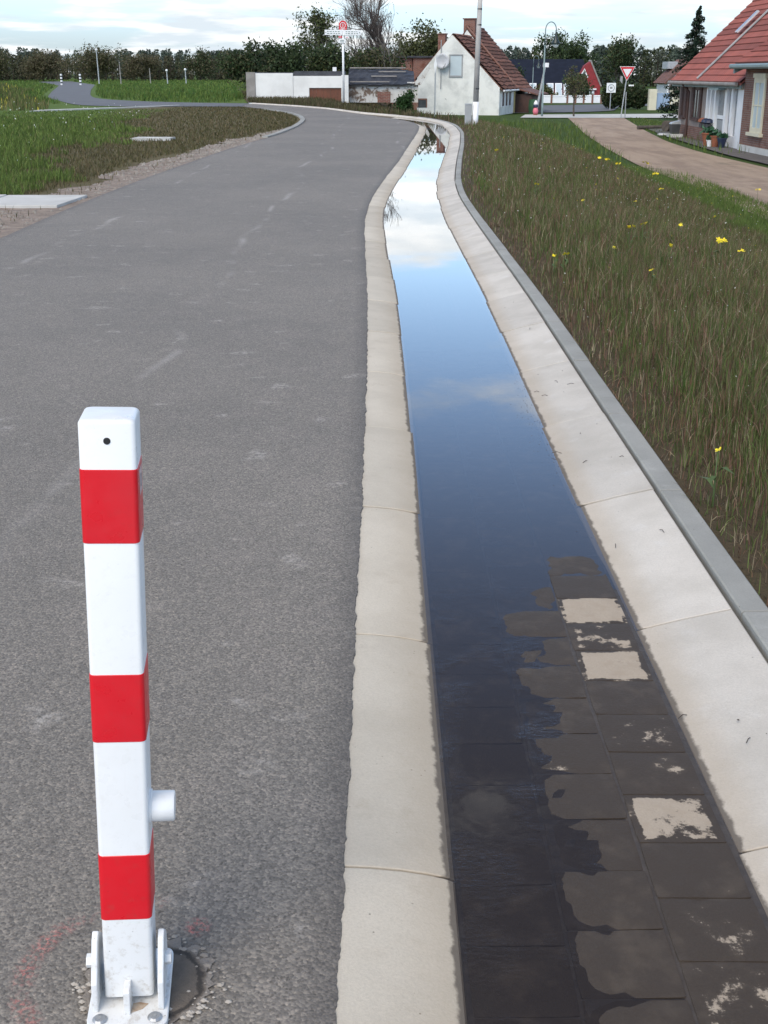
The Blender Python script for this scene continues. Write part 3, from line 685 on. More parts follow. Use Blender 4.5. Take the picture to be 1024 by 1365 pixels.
# ------------------------------------------------------------------ poles, lamps and signs
z0 = zg(2.56, 35.5)
pp = thing('utility_pole', 'weathered grey timber utility pole with white painted foot in the meadow', 'pole', (2.56, 35.5, z0))
obj('shaft', MB().tube([(.01, 0, .62), (.03, 0, 2.0), (.06, 0, 3.3)], [.078, .072, .066], 14), 'wood_pale', pp, sm=True)
obj('painted_foot', MB().tube([(0, 0, -.4), (.01, 0, .62)], [.088, .084], 14), 'white_trim', pp, sm=True)
jb = obj('junction_box', MB().box(-.29, -.1, -.1, .06, .0, .55), 'sign_grey', pp, bevel=.02); obj('box_lid', MB().box(-.3, -.095, -.11, .07, .55, .575), 'galv', jb)
for zz in (.95, 2.6, 3.0): obj('clamp', MB().tube([(.005 + .0165 * zz, 0, zz), (.005 + .0165 * zz, 0, zz + .04)], .084 - .005 * zz, 12), 'plastic_dark', pp)
obj('cap', MB().lathe([(.08, 0), (.09, .04), (.05, .12)], 12, (.06, 0, 3.28)), 'plastic_dark', pp)

def street_lamp(x, y, h, label, s=1., base=None):
    z = zg(x, y) if base is None else base
    t = thing('street_lamp', label, 'street lamp', (x, y, z), 0, None)
    k = h / 6.2
    obj('pole', MB().tube([(0, 0, 0), (0, 0, .9 * k), (0, 0, .92 * k), (0, 0, 4.6 * k)], [.075 * k, .07 * k, .055 * k, .05 * k], 10), 'lamp_pole', t, sm=True)
    obj('arm', MB().tube([(0, 0, 4.55 * k), (0, 0, 5.55 * k)] + [(.36 * k - .36 * k * math.cos(a), 0, 5.55 * k + .5 * k * math.sin(a)) for a in np.linspace(.2, 3.0, 12)] + [(.72 * k, 0, 5.35 * k)], .035 * k, 8), 'lamp_pole', t, sm=True)
    obj('collar', MB().lathe([(.065 * k, 0), (.075 * k, .04 * k), (.065 * k, .1 * k)], 10, (0, 0, 4.5 * k)), 'lamp_pole', t)
    sh_ = obj('lamp_shade', MB().lathe([(.05 * k, 5.42 * k), (.075 * k, 5.2 * k), (.13 * k, 5.0 * k), (.28 * k, 4.75 * k), (.31 * k, 4.66 * k), (.29 * k, 4.66 * k)], 18, (.72 * k, 0, 0)), 'green_lamp', t, sm=True)
    obj('glass_bowl', MB().lathe([(.22 * k, 4.66 * k), (.2 * k, 4.56 * k), (.13 * k, 4.46 * k), (.03 * k, 4.42 * k)], 14, (.72 * k, 0, 0)), 'glass_bowl', sh_, sm=True)
    return t
street_lamp(10.75, 86, 6.15, 'tall street lamp with arched arm and dark green bell shade behind the meadow')
street_lamp(15.4, 132, 4.6, 'small distant arched street lamp in front of the dark roof')
t = thing('leaning_post', 'leaning pale post with small white box on its top', 'post', (11.05, 92, zg(11.05, 92)))
obj('shaft', MB().tube([(0, 0, 0), (.52, 0, 3.2)], [.09, .07], 8), 'galv', t); obj('top_box', MB().box(.38, .78, -.1, .15, 3.2, 3.5), 'white_trim', t)

t = thing('signpost', 'white signpost with two finger boards and red round-topped plate beside the wall', 'signpost', (-2.08, 65.4, -.03))
obj('post', MB().tube([(0, 0, 0), (0, 0, 3.5)], .055, 12), 'sign_white', t, sm=True)
for s_, (a, b, za, zb_) in enumerate(((-.92, -.02, 3.24, 3.49), (.02, .9, 3.23, 3.47))):
    f = obj('finger_board', MB().prism([(a, za), (b, za), (b, zb_), (a, zb_)], 'y', -.085, -.06), 'sign_white', t, bevel=.01)
    rr2 = random.Random(s_)
    for row in (0, 1):
        x = a + .12
        while x < b - .2:
            w_ = rr2.uniform(.05, .13); obj('lettering', MB().box(x, min(x + w_, b - .12), -.0875, -.0853, za + .055 + row * .09, za + .095 + row * .09), 'sign_text', f); x += w_ + .045
    xa = a + .05 if s_ == 0 else b - .05; sg = -1 if s_ == 0 else 1
    obj('arrow', MB().prism([(xa + sg * .03, za + .12), (xa - sg * .03, za + .16), (xa - sg * .03, za + .08)], 'y', -.0876, -.0854), 'sign_text', f)
pl = obj('red_plate', MB().prism([(-.2, 3.49), (.2, 3.49)] + [(.2 * math.cos(a), 3.72 + .2 * math.sin(a)) for a in np.linspace(.0, math.pi, 14)], 'y', -.05, -.02), 'sign_red', t)
obj('ring', MB().tube([(.13 * math.cos(a), -.052, 3.70 + .13 * math.sin(a)) for a in np.linspace(0, 2 * math.pi, 24)], .018, 4, False), 'sign_white', pl)
def glyph8(pl):
    for zc in (3.735, 3.67): obj('figure_eight', MB().tube([(.026 * math.cos(a), -.055, zc + .034 * math.sin(a)) for a in np.linspace(0, 2 * math.pi, 14)], .011, 4, False), 'sign_white', pl)
glyph8(pl); obj('underline', MB().box(-.13, .13, -.056, -.0505, 3.515, 3.54), 'sign_white', pl)
for x0, x1, za, zb_, mt, nm in ((-.24, .14, 2.86, 3.06, 'sign_white', 'small_board'), (-.22, -.05, 3.1, 3.2, 'sign_red', 'red_tag'), (.1, .3, 3.08, 3.2, 'sign_white', 'small_tag')):
    bd = obj(nm, MB().box(x0, x1, -.08, -.06, za, zb_), mt, t)
    if nm == 'small_board':
        for zr in (2.9, 2.97): obj('lettering', MB().box(x0 + .1, x1 - .08, -.083, -.0803, zr, zr + .035), 'sign_text', bd)
    else: obj('lettering', MB().box(x0 + .04, x1 - .04, -.083, -.0803, za + .04, za + .06), 'sign_red' if mt == 'sign_white' else 'sign_white', bd)

zb = zg(15.6, 82.6)
t = thing('give_way_sign', 'red and white triangular give way sign on a leaning grey frame', 'road sign', (15.6, 82.7, zb + .05))
obj('post', MB().tube([(-.1, 0, 0), (.14, 0, 2.6)], .04, 8), 'galv', t); obj('post', MB().tube([(.22, .25, 0), (.16, .03, 1.6)], .035, 8), 'galv', t)
def tri(cx_, zt, w_, y0, y1): return MB().prism([(cx_ - w_ / 2, zt), (cx_, zt - w_ * .866), (cx_ + w_ / 2, zt)], 'y', y0, y1)
p1 = obj('sign_border', tri(.13, 3.16, 1.02, -.06, -.045), 'sign_white', t); p2 = obj('red_border', tri(.13, 3.13, .93, -.065, -.0605), 'sign_red', t); obj('white_field', tri(.13, 3.01, .58, -.070, -.0655), 'sign_white', p2)
obj('side_plate', MB().prism([(-.3, 2.3), (-.12, 2.1), (-.12, 2.55), (-.26, 2.6)], 'y', .05, .07), 'sign_grey', t)
obj('street_name_plate', MB().box(.28, .62, -.02, .0, 1.96, 2.05), 'sign_white', t)
zb = zg(18.2, 102)
t = thing('zone_sign', 'small square white traffic sign with faint grey ring on thin post', 'road sign', (18.2, 102, zb))
obj('post', MB().tube([(0, 0, 0), (0, 0, 2.0)], .035, 8), 'galv', t); f = obj('sign_plate', MB().box(-.37, .37, -.05, -.03, 1.33, 2.07), 'sign_white', t)
obj('ring', MB().tube([(.25 * math.cos(a), -.056, 1.70 + .25 * math.sin(a)) for a in np.linspace(0, 2 * math.pi, 24)], .03, 4, False), 'sign_grey', f)
obj('figure', MB().box(-.1, .1, -.056, -.0505, 1.62, 1.78), 'sign_grey', f)
t = thing('wooden_sign', 'pale diamond shaped board on a thin pole before the cottage gable', 'sign', (3.4, 85, zg(3.4, 85)))
obj('post', MB().tube([(0, 0, 0), (.02, 0, 3.2)], .05, 8), 'galv', t); obj('board', MB().prism([(0, 2.75), (.12, 3.3), (0.02, 3.75), (-.1, 3.3)], 'y', -.08, -.05), 'sign_white', t)
# far left: bollards and lamp posts along the path
for i, (x, y) in enumerate(((-39.2, 155), (-36.9, 155))):
    t = thing('path_bollard', 'dark and white banded bollard standing across the far path', 'bollard', (x, y, -.015), 0, 'bollards across the far path')
    obj('post', MB().tube([(0, 0, 0), (0, 0, 1.35)], .11, 10), 'plastic_dark', t)
    for k in range(4): obj('white_band', MB().tube([(0, 0, .05 + k * .36), (0, 0, .24 + k * .36)], .13, 10), 'white_trim', t)
for x, y, h, l in ((-35.75, 160, 4.1, 'tall white lamp post at the end of the path by the field'), (-33.0, 160, 2.5, 'bare grey post in the field beside the tall lamp post'), (-30.2, 165, 2.0, 'short grey post near the middle of the far field'), (-28., 165, 1.7, 'short post with white light near the field edge'), (-25.6, 165, 1.8, 'thin post with white globe before the forest')):
    t = thing('field_post', l, 'post', (x, y, -.015))
    obj('shaft', MB().tube([(0, 0, 0), (-.05, 0, h)], [.075, .055], 8), 'wood_grey' if 'grey' in l else 'galv', t)
    if 'white' in l: obj('lamp_head', MB().lathe([(.08, 0), (.16, .1), (.16, .2), (.06, .3)], 10, (-.05, 0, h - .1)), 'white_trim', t)

# ------------------------------------------------------------------ buildings
def tile_rows(parent, A, B, U, L, mat, pitch=.33, period=.23, amp=.018, sag=0., seed=0, name='tile_row', step=.055):
    A, B, U = Vector(A), Vector(B), Vector(U).normalized(); D = (B - A); ln = D.length; D /= ln; Nn = D.cross(U).normalized()
    if Nn.z < 0: Nn = -Nn
    k = 0; n = int(ln / period * 4); rs = np.random.default_rng(seed); q = 0.
    sg = np.interp(np.linspace(0, 1, n + 1), np.linspace(0, 1, 9), rs.uniform(-1, 1, 9)) * sag
    while q < L - .02:
        top = min(q + pitch + .05, L); vs_ = []; off = rs.uniform(0, .3); rag = rs.uniform(-.3, .3)
        for i in range(n + 1):
            x = ln * i / n; w_ = amp * math.cos(2 * math.pi * x / period); s_ = sg[i] + sag * .5 * math.sin(x * 1.7 + k * .35 + rag)
            lo_ = q + s_ + (.008 * math.sin(i * 2.1 + k) if sag else 0)
            vs_ += [A + D * x + U * lo_ + Nn * (.0 + w_), A + D * x + U * lo_ + Nn * (step + w_), A + D * x + U * (top + s_ * (top < L)) + Nn * (.012 + w_)]
        mb = MB().add(vs_, [f_ for i in range(n) for f_ in ((i * 3, i * 3 + 3, i * 3 + 4, i * 3 + 1), (i * 3 + 1, i * 3 + 4, i * 3 + 5, i * 3 + 2))])
        link(name, mb.mesh(name), mat, parent); q += pitch; k += 1
def window(parent, x0, x1, z0, z1, y, frame='white_trim', pane='pane', fw=.07, mull=(1, 0), name='window'):
    w_ = obj(name, MB().box(x0, x1, y - .05, y, z0, z0 + fw).box(x0, x1, y - .05, y, z1 - fw, z1).box(x0, x0 + fw, y - .05, y, z0 + fw, z1 - fw).box(x1 - fw, x1, y - .05, y, z0 + fw, z1 - fw), frame, parent)
    obj('pane', MB().box(x0 + fw, x1 - fw, y - .02, y + .0, z0 + fw, z1 - fw), pane, w_)
    for i in range(mull[0]):
        xm = x0 + (x1 - x0) * (i + 1) / (mull[0] + 1); obj('glazing_bar', MB().box(xm - .025, xm + .025, y - .045, y - .021, z0 + fw, z1 - fw), frame, w_)
    for i in range(mull[1]):
        zm = z0 + (z1 - z0) * (i + 1) / (mull[1] + 1); obj('glazing_bar', MB().box(x0 + fw, x1 - fw, y - .044, y - .022, zm - .025, zm + .025), frame, w_)
    return w_
# --- white cottage with the old brown tiles
zc_ = -1.42
ct = thing('white_cottage', 'white rendered cottage with sagging brown tiled roof and satellite dish', 'house', (2.37, 91.0, zc_), R(-17))
GW = 6.0; AX = 2.5; AZ = 3.89 - zc_; RE = .44 - zc_; LE = 1.1 - zc_
obj('wall', MB().prism([(0, 0), (GW, 0), (GW, RE), (AX + .05, AZ), (AX - .05, AZ), (0, LE)], 'y', 0, 10.5), 'plaster_white', ct)
sl = math.hypot(GW + .25 - AX, AZ - RE + .25)
rf = obj('roof', MB().prism([(GW + .22, RE - .24), (GW + .25, RE - .16), (AX, AZ + .10), (AX, AZ - .02)], 'y', .03, 5.0).prism([(-.2, LE - .18), (-.2, LE - .1), (AX, AZ + .09), (AX, AZ - .03)], 'y', .05, 5.0), 'tile_old', ct)
U = Vector((-(GW + .25 - AX), 0, AZ + .10 - (RE - .16)))
tile_rows(rf, (GW + .27, -.03, RE - .15), (GW + .27, 5.05, RE - .15), U, U.length, 'tile_old', .36, .25, .03, .075, 2, step=.12)
AZ2 = 4.55 - zc_; AX2 = 2.35
rf2 = obj('rear_roof', MB().prism([(GW + .22, RE - .24), (GW + .25, RE - .16), (AX2, AZ2), (AX2, AZ2 - .12)], 'y', 5.06, 10.7).prism([(-.2, LE - .18), (-.2, LE - .1), (AX2, AZ2 - .02), (AX2, AZ2 - .13)], 'y', 5.06, 10.7), 'tile_old', ct)
obj('rear_gable', MB().prism([(.3, LE), (GW - .3, RE), (AX2, AZ2 - .14)], 'y', 5.1, 10.5), 'plaster_white', ct)
U = Vector((-(GW + .25 - AX2), 0, AZ2 - (RE - .16)))
tile_rows(rf2, (GW + .27, 5.06, RE - .14), (GW + .27, 10.7, RE - .14), U, U.length, 'tile_old', .36, .25, .03, .04, 5, step=.10)
obj('verge_tiles', MB().tube([(GW + .3, 5.06, RE - .1), (AX2, 5.06, AZ2 + .08)], .09, 6), 'brick_red', rf2)
obj('ridge_tiles', MB().tube([(AX2, 5.06, AZ2 + .06), (AX2, 10.7, AZ2 + .03)], .11, 8), 'tile_old', rf2)
ch = obj('chimney', MB().box(2.0, 2.85, 5.5, 6.1, AZ2 - .6, AZ2 + .58), 'brick_red', ct); obj('chimney_cap', MB().box(1.93, 2.92, 5.43, 6.17, AZ2 + .58, AZ2 + .66), 'brick_brown', ch)
ch = obj('chimney', MB().box(1.15, 1.68, 1.3, 1.8, LE, AZ + .1), 'brick_red', ct); obj('chimney_cap', MB().box(1.1, 1.73, 1.25, 1.85, AZ + .1, AZ + .17), 'brick_brown', ch)
wd = obj('gable_window', MB().box(2.33, 3.32, -.06, -.002, 2.55, 2.66).box(2.33, 2.42, -.03, -.002, 2.66, 3.98).box(3.23, 3.32, -.03, -.002, 2.66, 3.98).box(2.33, 3.32, -.05, -.002, 3.98, 4.06), 'sign_grey', ct)
obj('blind', MB().box(2.42, 3.23, -.02, -.004, 2.66, 3.98), 'pane_light', wd)
ds = obj('satellite_dish', MB().add([(1.9 + r_c * math.cos(a), -.35 + .14 * (r_c / .5) ** 2 * -1 + .1, 3.62 + r_c * 1.0 * math.sin(a)) for r_c in (.02, .2, .36, .5) for a in np.linspace(0, 2 * math.pi, 20, endpoint=False)], [(i * 20 + k, i * 20 + (k + 1) % 20, (i + 1) * 20 + (k + 1) % 20, (i + 1) * 20 + k) for i in range(3) for k in range(20)] + [tuple(range(20))]), 'dish', ct, sm=True)
so = ds.modifiers.new('s', 'SOLIDIFY'); so.thickness = .03
obj('dish_arm', MB().tube([(1.95, -.3, 3.2), (2.2, -.75, 3.3), (2.25, -.8, 3.45)], .025, 6), 'sign_grey', ds)
obj('dish_mast', MB().tube([(1.75, -.08, 1.75), (1.75, -.08, 5.0)], .035, 6), 'sign_grey', ct)
dw = obj('cellar_window', MB().box(.02, .75, -.05, -.002, 1.02, 1.12).box(.02, .1, -.04, -.002, .5, 1.02).box(.68, .75, -.04, -.002, .5, 1.02), 'brick_brown', ct); obj('pane', MB().box(.1, .68, -.02, -.003, .5, 1.02), 'pane', dw)
obj('gutter_pipe', MB().tube([(GW + .34, -.1, RE - .2), (GW + .34, 10.7, RE - .2)], .06, 8), 'white_trim', ct)
for k, yy in enumerate((.7, 1.9, 3.1)):
    w_ = obj('side_window', MB().box(GW + .002, GW + .05, yy, yy + .85, .55, 1.6), 'white_trim', ct); obj('pane', MB().box(GW + .051, GW + .06, yy + .14, yy + .72, .62, 1.54), 'wood_brown', w_)
obj('yellow_post', MB().box(GW + .002, GW + .12, 4.7, 5.2, 0, 1.55), 'yellow_trim', ct); obj('white_post', MB().box(GW + .002, GW + .1, 4.2, 4.65, 0, 1.55), 'white_trim', ct)
le = obj('lean_to', MB().box(GW + .01, GW + 1.3, 5.6, 9.8, 0, 1.35), 'wood_brown', ct); obj('lean_to_roof', MB().prism([(GW + .02, 1.75), (GW + 1.75, 1.28), (GW + 1.75, 1.36), (GW + .02, 1.84)], 'y', 5.3, 10.2), 'tile_old', le)
obj('water_butt', MB().lathe([(.3, 0), (.36, .5), (.3, 1.0)], 14, (GW + 1.5, 5.1, 0)), 'green_paint', ct)
# --- garden wall with rusty gate
gw = thing('garden_wall', 'long white garden wall with black coping and rusty brown gate', 'wall', (-7.0, 68, -.1))
X = lambda x: x + 7.0
obj('wall_section', MB().box(X(-6.86), X(-4.86), 0, .25, 0, 1.50), 'plaster_wall', gw); obj('wall_section', MB().box(X(-4.85), X(-4.0), .03, .27, 0, 1.36).box(X(-4.0), X(-2.28), .03, .27, .76, 1.36).box(X(-2.28), X(-1.9), .03, .27, 0, 1.4), 'plaster_wall', gw)
obj('end_pier', MB().box(X(-7.35), X(-6.87), -.05, 3.2, 0, 1.55), 'wood_grey', gw)
obj('coping', MB().box(X(-6.8), X(-4.8), .3, 2.5, 1.40, 1.54).box(X(-4.8), X(-2.1), .3, 2.5, 1.38, 1.60), 'tarp', gw)
gt = thing('rusty_gate', 'rusty brown plank gate set in the white garden wall', 'gate', (-3.99, 68.1, -.1))
for k in range(9): obj('plank', MB().box(k * .189, k * .189 + .18, .0, .04, .02, .75), 'rust_gate', gt)
obj('lamp_box', MB().box(X(-2.75), X(-2.55), .5, .7, 1.6, 1.8), 'white_trim', gw)
# --- ruined shed
rs_ = thing('ruined_shed', 'ruined low shed with crumbling plaster and black tarpaulin roof', 'shed', (-1.9, 69, -.1))
obj('wall', MB().box(0, 3.15, 0, .3, 0, .82).box(3.15, 3.75, 0, .3, 0, 1.05), 'plaster_ruin', rs_)
obj('brick_patch', MB().box(1.55, 2.25, -.03, 0, 0, .52), 'brick_red', rs_); obj('lintel', MB().box(0, 3.2, -.06, .1, .82, .93), 'wood_grey', rs_)
rt = np.random.default_rng(9); rows = []
for i in range(9):
    row = []
    for j in range(26):
        x = -.05 + 3.6 * j / 25; f = i / 8
        row.append((x, -.2 + 2.4 * f, .93 + .78 * f + rt.uniform(-.03, .03) - .12 * max(0, (x - 2.6)) * f + (.05 if i in (3, 5) else 0)))
    rows.append(row)
ro_ = obj('tarpaulin_roof', MB().grid(rows), 'tarp', rs_)
ss_ = ro_.modifiers.new('s', 'SOLIDIFY'); ss_.thickness = .05
for k, (x0, x1, f) in enumerate(((1.6, 3.1, .72), (1.2, 2.6, .42), (.0, 3.1, .97), (.05, 2.2, .06))):
    obj('batten', MB().box(x0, x1, -.2 + 2.4 * f - .03, -.2 + 2.4 * f + .05, .99 + .78 * f, 1.05 + .78 * f), 'wood_grey', rs_)
obj('broken_wall_edge', MB().prism([(3.4, .9), (3.9, 1.35), (4.35, 1.95), (4.4, 1.75), (3.9, .9)], 'y', -.1, .3), 'plaster_ruin', rs_)
bb = thing('brick_barn', 'low red brick outbuilding with flat dark roof behind the ruined shed', 'building', (-.75, 97, -1.3))
obj('wall', MB().box(0, 2.9, 0, 4, 0, 3.75), 'brick_red', bb); obj('wall', MB().box(2.95, 4.6, -.1, 4, 0, 3.78), 'brick_red', bb); obj('roof', MB().box(-.15, 4.75, -.25, 4.2, 3.8, 3.92), 'tarp', bb)

# --- long house under the red tiles (front faces the track)
ZH = -1.36
ha = thing('red_tiled_house', 'long house with red tiled roof, taupe front and white glazed porch', 'house', (13.8, 59.3, ZH), R(-90))
LA = 11.4; EZ = 2.48; RY = 5.2
obj('taupe_wall', MB().box(0, 5.5, 0, 8, .55, EZ), 'plaster_taupe', ha); obj('plinth', MB().box(0, 5.5, -.03, 8, -.3, .55), 'brick_brown', ha)
obj('gable_wall', MB().prism([(0.01, EZ), (2 * RY - .4, EZ), (RY, EZ + RY - .3)], 'x', .05, .3), 'plaster_taupe', ha)
obj('rear_wall', MB().box(5.5, LA, .3, 8, -.3, EZ), 'plaster_white', ha)
rf = obj('roof', MB().prism([(-.38, EZ - .15), (-.38, EZ - .07), (RY, EZ + RY + .2), (2 * RY + .4, EZ - .1), (2 * RY + .4, EZ - .2), (RY, EZ + RY + .08)], 'x', -.12, LA), 'tile_red', ha)
U = Vector((0, RY + .38, RY + .27))
tile_rows(rf, (-.14, -.42, EZ - .06), (LA, -.42, EZ - .06), U, U.length, 'tile_red', .345, .3, .014, 0., 1)
ef = obj('eaves_gutter', MB().tube([(-.2, -.5, EZ - .12), (LA - .2, -.5, EZ - .12)], .075, 8), 'wood_grey', ha); obj('fascia', MB().box(-.1, LA - .1, -.36, -.30, EZ - .28, EZ - .1), 'lamp_pole', ha)
obj('flashing', MB().tube([(4.75, -.42, EZ + .06), (4.75, RY - .1, EZ + RY + .28)], .045, 6), 'sign_grey', rf)
sk = obj('roof_window', MB().box(-.16, .16, -.6, .6, 0, .07), 'dish', rf); sk.location = (3.9, 1.75, EZ + 2.32); sk.rotation_euler = (R(45), 0, 0); obj('pane', MB().box(-.11, .11, -.54, .54, .07, .075), 'pane', sk)
for x0, x1 in ((.45, 1.55), (2.55, 4.25)):
    m_ = (x1 - x0); q = .42
    w_ = window(ha, x0 + q * .8, x1 - q * .8, .86, 2.12, -.002, 'wood_brown', 'pane', .06, (1, 0))
    obj('sill', MB().box(x0 + .2, x1 - .2, -.12, -.002, .78, .855), 'wood_brown', w_)
    for a in (x0 - .05, x1 - q + .05):
        sh_ = obj('shutter', MB().box(a, a + q, -.06, -.003, .82, 2.16), 'wood_brown', ha)
        for k in range(7): obj('slat', MB().box(a + .05, a + q - .05, -.075, -.0605, .9 + k * .175, 1.03 + k * .175), 'wood_brown', sh_)
obj('downpipe', MB().tube([(2.2, -.45, EZ - .15), (2.2, -.1, EZ - .5), (2.2, -.1, -.1)], .05, 8), 'wood_brown', ha)
# glazed porch
po = obj('porch_base', MB().box(5.55, 7.15, -.12, .2, 0, .62).box(8.6, LA - .02, -.12, .2, 0, .42), 'white_trim', ha)
for a, b in ((5.55, 5.75), (6.15, 6.32), (6.82, 7.05), (8.45, 8.75), (9.35, 9.62), (10.3, 11.38)):
    obj('porch_post', MB().box(a, b, -.15, .1, .62 if b < 7.1 else .42 if b < 10 else -.05, 2.2), 'white_trim', po)
for a, b, za in ((5.75, 6.15, .62), (6.32, 6.82, .62), (8.75, 9.35, .42), (9.62, 10.3, .42)):
    p_ = obj('porch_pane', MB().box(a, b, -.02, .02, za, 2.2), 'curtain_pane', po)
dr = obj('door', MB().box(7.05, 8.45, -.01, .03, -.05, 2.2), 'curtain_pane', ha); obj('door_rail', MB().box(7.1, 8.3, -.06, -.011, 1.0, 1.14), 'white_trim', dr); obj('door_panel', MB().box(7.15, 8.2, -.03, -.012, .55, .95), 'sign_grey', dr); obj('handle', MB().box(8.28, 8.36, -.1, -.02, 1.1, 1.2), 'black', dr)
obj('porch_fascia', MB().box(5.52, LA - .01, -.18, .2, 2.2, 2.4), 'white_trim', po); obj('awning', MB().box(7.2, 8.6, -.5, -.18, 2.12, 2.2), 'lamp_pole', po)
for k, x in enumerate((5.7, 6.25, 6.8)):
    pz = thing('flower_box', 'dark flower box hanging on the white porch sill', 'flower box', (13.58, 59.3 - x, ZH + .7), R(-90), 'flower boxes on the porch sill')
    obj('trough', MB().box(-.2, .2, -.14, .05, -.12, .06), 'plastic_dark', pz); obj('plants', MB().lathe([(.05, .06), (.2, .12), (.17, .22), (.05, .28)], 8, (0, -.05, 0)), 'terracotta' if k == 0 else 'blue_dark', pz)
# planters on the pavement
pz = zg(13.2, 50) + .06
for x, y, s_, mt, l in ((13.0, 50.4, .26, 'terracotta', 'large terracotta planter with dark leaves beside the porch door'), (13.15, 49.8, .22, 'terracotta', 'terracotta pot next to the large planter'), (13.25, 49.2, .19, 'blue_dark', 'dark blue glazed pot beside the porch post'), (12.95, 49.9, .13, 'white_trim', 'small white pot standing before the terracotta pots')):
    t = thing('planter', l, 'planter', (x, y, pz)); hh = s_ * 1.9
    obj('pot', MB().lathe([(s_ * .6, 0), (s_ * .75, hh * .4), (s_, hh * .92), (s_ * 1.08, hh * .93), (s_ * 1.08, hh), (s_ * .9, hh)], 14), mt, t, sm=False)
    rp = np.random.default_rng(int(s_ * 100)); mb = MB()
    for i in range(50):
        a, q, e = rp.uniform(0, 6.28), rp.uniform(0, s_ * 1.0), rp.uniform(0, s_ * .8); c = Vector((q * math.cos(a), q * math.sin(a), hh + e)); d1 = Vector(rp.normal(size=3)) * .06; d2 = Vector(rp.normal(size=3)) * .05
        mb.add([c - d1, c + d2, c + d1, c - d2], [(0, 1, 2, 3)])
    obj('foliage', mb, 'green_paint', t)
t = thing('bin', 'black rubbish bin with pale lid on stone step by taupe wall', 'bin', (13.3, 57.6, zg(13.3, 57.6) + .06)); t.scale = (.75, .75, .75); obj('step', MB().box(-.35, .4, -.6, .6, 0, .18), 'far_concrete', t); obj('body', MB().prism([(-.22, .18), (.22, .18), (.28, .75), (-.28, .75)], 'y', -.3, .3), 'plastic_dark', t); obj('lid', MB().prism([(-.3, .75), (.3, .75), (.26, .95), (-.22, .85)], 'y', -.32, .32), 'galv', t)
# --- brick house at the right edge
hb = thing('brick_house', 'dark red brick house with tall cream framed window and grey eaves', 'house', (13.55, 47.85, ZH), R(-90))
obj('wall', MB().box(0, 11, 0, 8, -.0, 3.0), 'brick_brown', hb); obj('plinth', MB().box(.02, 11, -.06, 8, -.4, .22), 'far_concrete', hb)
w_ = window(hb, 1.35, 2.75, .72, 2.6, -.002, 'plaster_cream', 'pane_light', .17, (1, 1)); obj('sill', MB().box(1.2, 2.9, -.14, -.002, .6, .718), 'plaster_cream', w_); obj('lintel', MB().box(1.3, 2.8, -.09, -.002, 2.602, 2.75), 'plaster_cream', w_)
window(hb, 4.6, 6.0, .72, 2.6, -.002, 'plaster_cream', 'pane_light', .17, (1, 1))
rb = obj('roof', MB().prism([(-.45, 3.0), (-.45, 3.1), (4.2, 6.2), (4.2, 6.05)], 'x', .12, 11.2).prism([(8.4, 3.0), (8.4, 3.1), (4.2, 6.19), (4.2, 6.04)], 'x', .12, 11.2), 'tile_red', hb)
U = Vector((0, 4.65, 3.1)); tile_rows(rb, (.1, -.48, 3.1), (11.2, -.48, 3.1), U, U.length, 'tile_red', .345, .3, .014, 0., 7)
obj('eaves_gutter', MB().tube([(-.1, -.55, 3.0), (11.2, -.55, 3.0)], .09, 8), 'lamp_pole', hb); obj('soffit', MB().box(-.05, 11.2, -.44, -.02, 2.9, 3.0), 'lamp_pole', hb)
obj('barge_board', MB().prism([(-.45, 2.75), (-.45, 3.0), (.3, 3.35), (.3, 3.1)], 'x', -.1, .1), 'lamp_pole', hb)
# --- dark roofed red house beyond
dh = thing('dark_roofed_house', 'red timber house with large black roof behind the white fence', 'house', (12.6, 143, -1.4))
obj('wall', MB().box(0, 10.6, 0, 7, 0, 1.9), 'wood_red', dh)
rf = obj('roof', MB().prism([(-.5, 1.55), (-.5, 1.67), (3.5, 4.3), (7.5, 1.67), (7.5, 1.55), (3.5, 4.15)], 'x', -.4, 10.2), 'roof_dark', dh)
g_ = thing('red_gable_annex', 'red timber gable end with pale triangular window and white trim', 'building', (21.3, 141.6, -1.4))
obj('wall', MB().prism([(.0, 0), (2.75, 0), (2.75, 1.4), (1.5, 4.0), (.9, 3.6), (0, 1.6)], 'y', 0, 1.2), 'wood_red', g_)
obj('barge_board', MB().prism([(2.75, 1.42), (2.92, 1.42), (1.56, 4.2), (1.47, 4.05)], 'y', -.1, 1.3), 'wood_grey', g_)
tw = obj('triangle_window', MB().prism([(.3, 2.35), (1.35, 2.35), (.9, 3.3)], 'y', -.06, -.002), 'white_trim', g_); obj('pane', MB().prism([(.55, 2.5), (1.15, 2.5), (.88, 3.05)], 'y', -.08, -.061), 'pane', tw)
obj('door_canopy', MB().box(1.3, 2.3, -.25, -.003, 1.05, 1.2), 'white_trim', g_); obj('white_door', MB().box(1.5, 2.1, -.05, -.002, .0, .95), 'white_trim', g_)
sr = thing('sunroom', 'row of pale glass greenhouse panes under the black roof', 'greenhouse', (15., 139.5, -1.4))
for k in range(7):
    x = k * .95
    if k in (2, 6): continue
    f = obj('glazed_panel', MB().add([(x, 0, .35), (x + .78, 0, .35), (x + 1.05, 2.6, 1.75), (x + .27, 2.6, 1.75), (x, .0, .25), (x + .78, .0, .25), (x + 1.05, 2.6, 1.6), (x + .27, 2.6, 1.6)], [(0, 1, 2, 3), (7, 6, 5, 4), (0, 4, 5, 1), (1, 5, 6, 2), (2, 6, 7, 3), (3, 7, 4, 0)]), 'white_trim', sr)
    obj('pane', MB().add([(x + .14, -.03, .45), (x + .70, -.03, .45), (x + .90, 2.3, 1.66), (x + .34, 2.3, 1.66)], [(0, 1, 2, 3)]), 'pane_light', f)
obj('sill_wall', MB().box(0, 6.4, .1, 2.6, 0, .25), 'plaster_cream', sr)
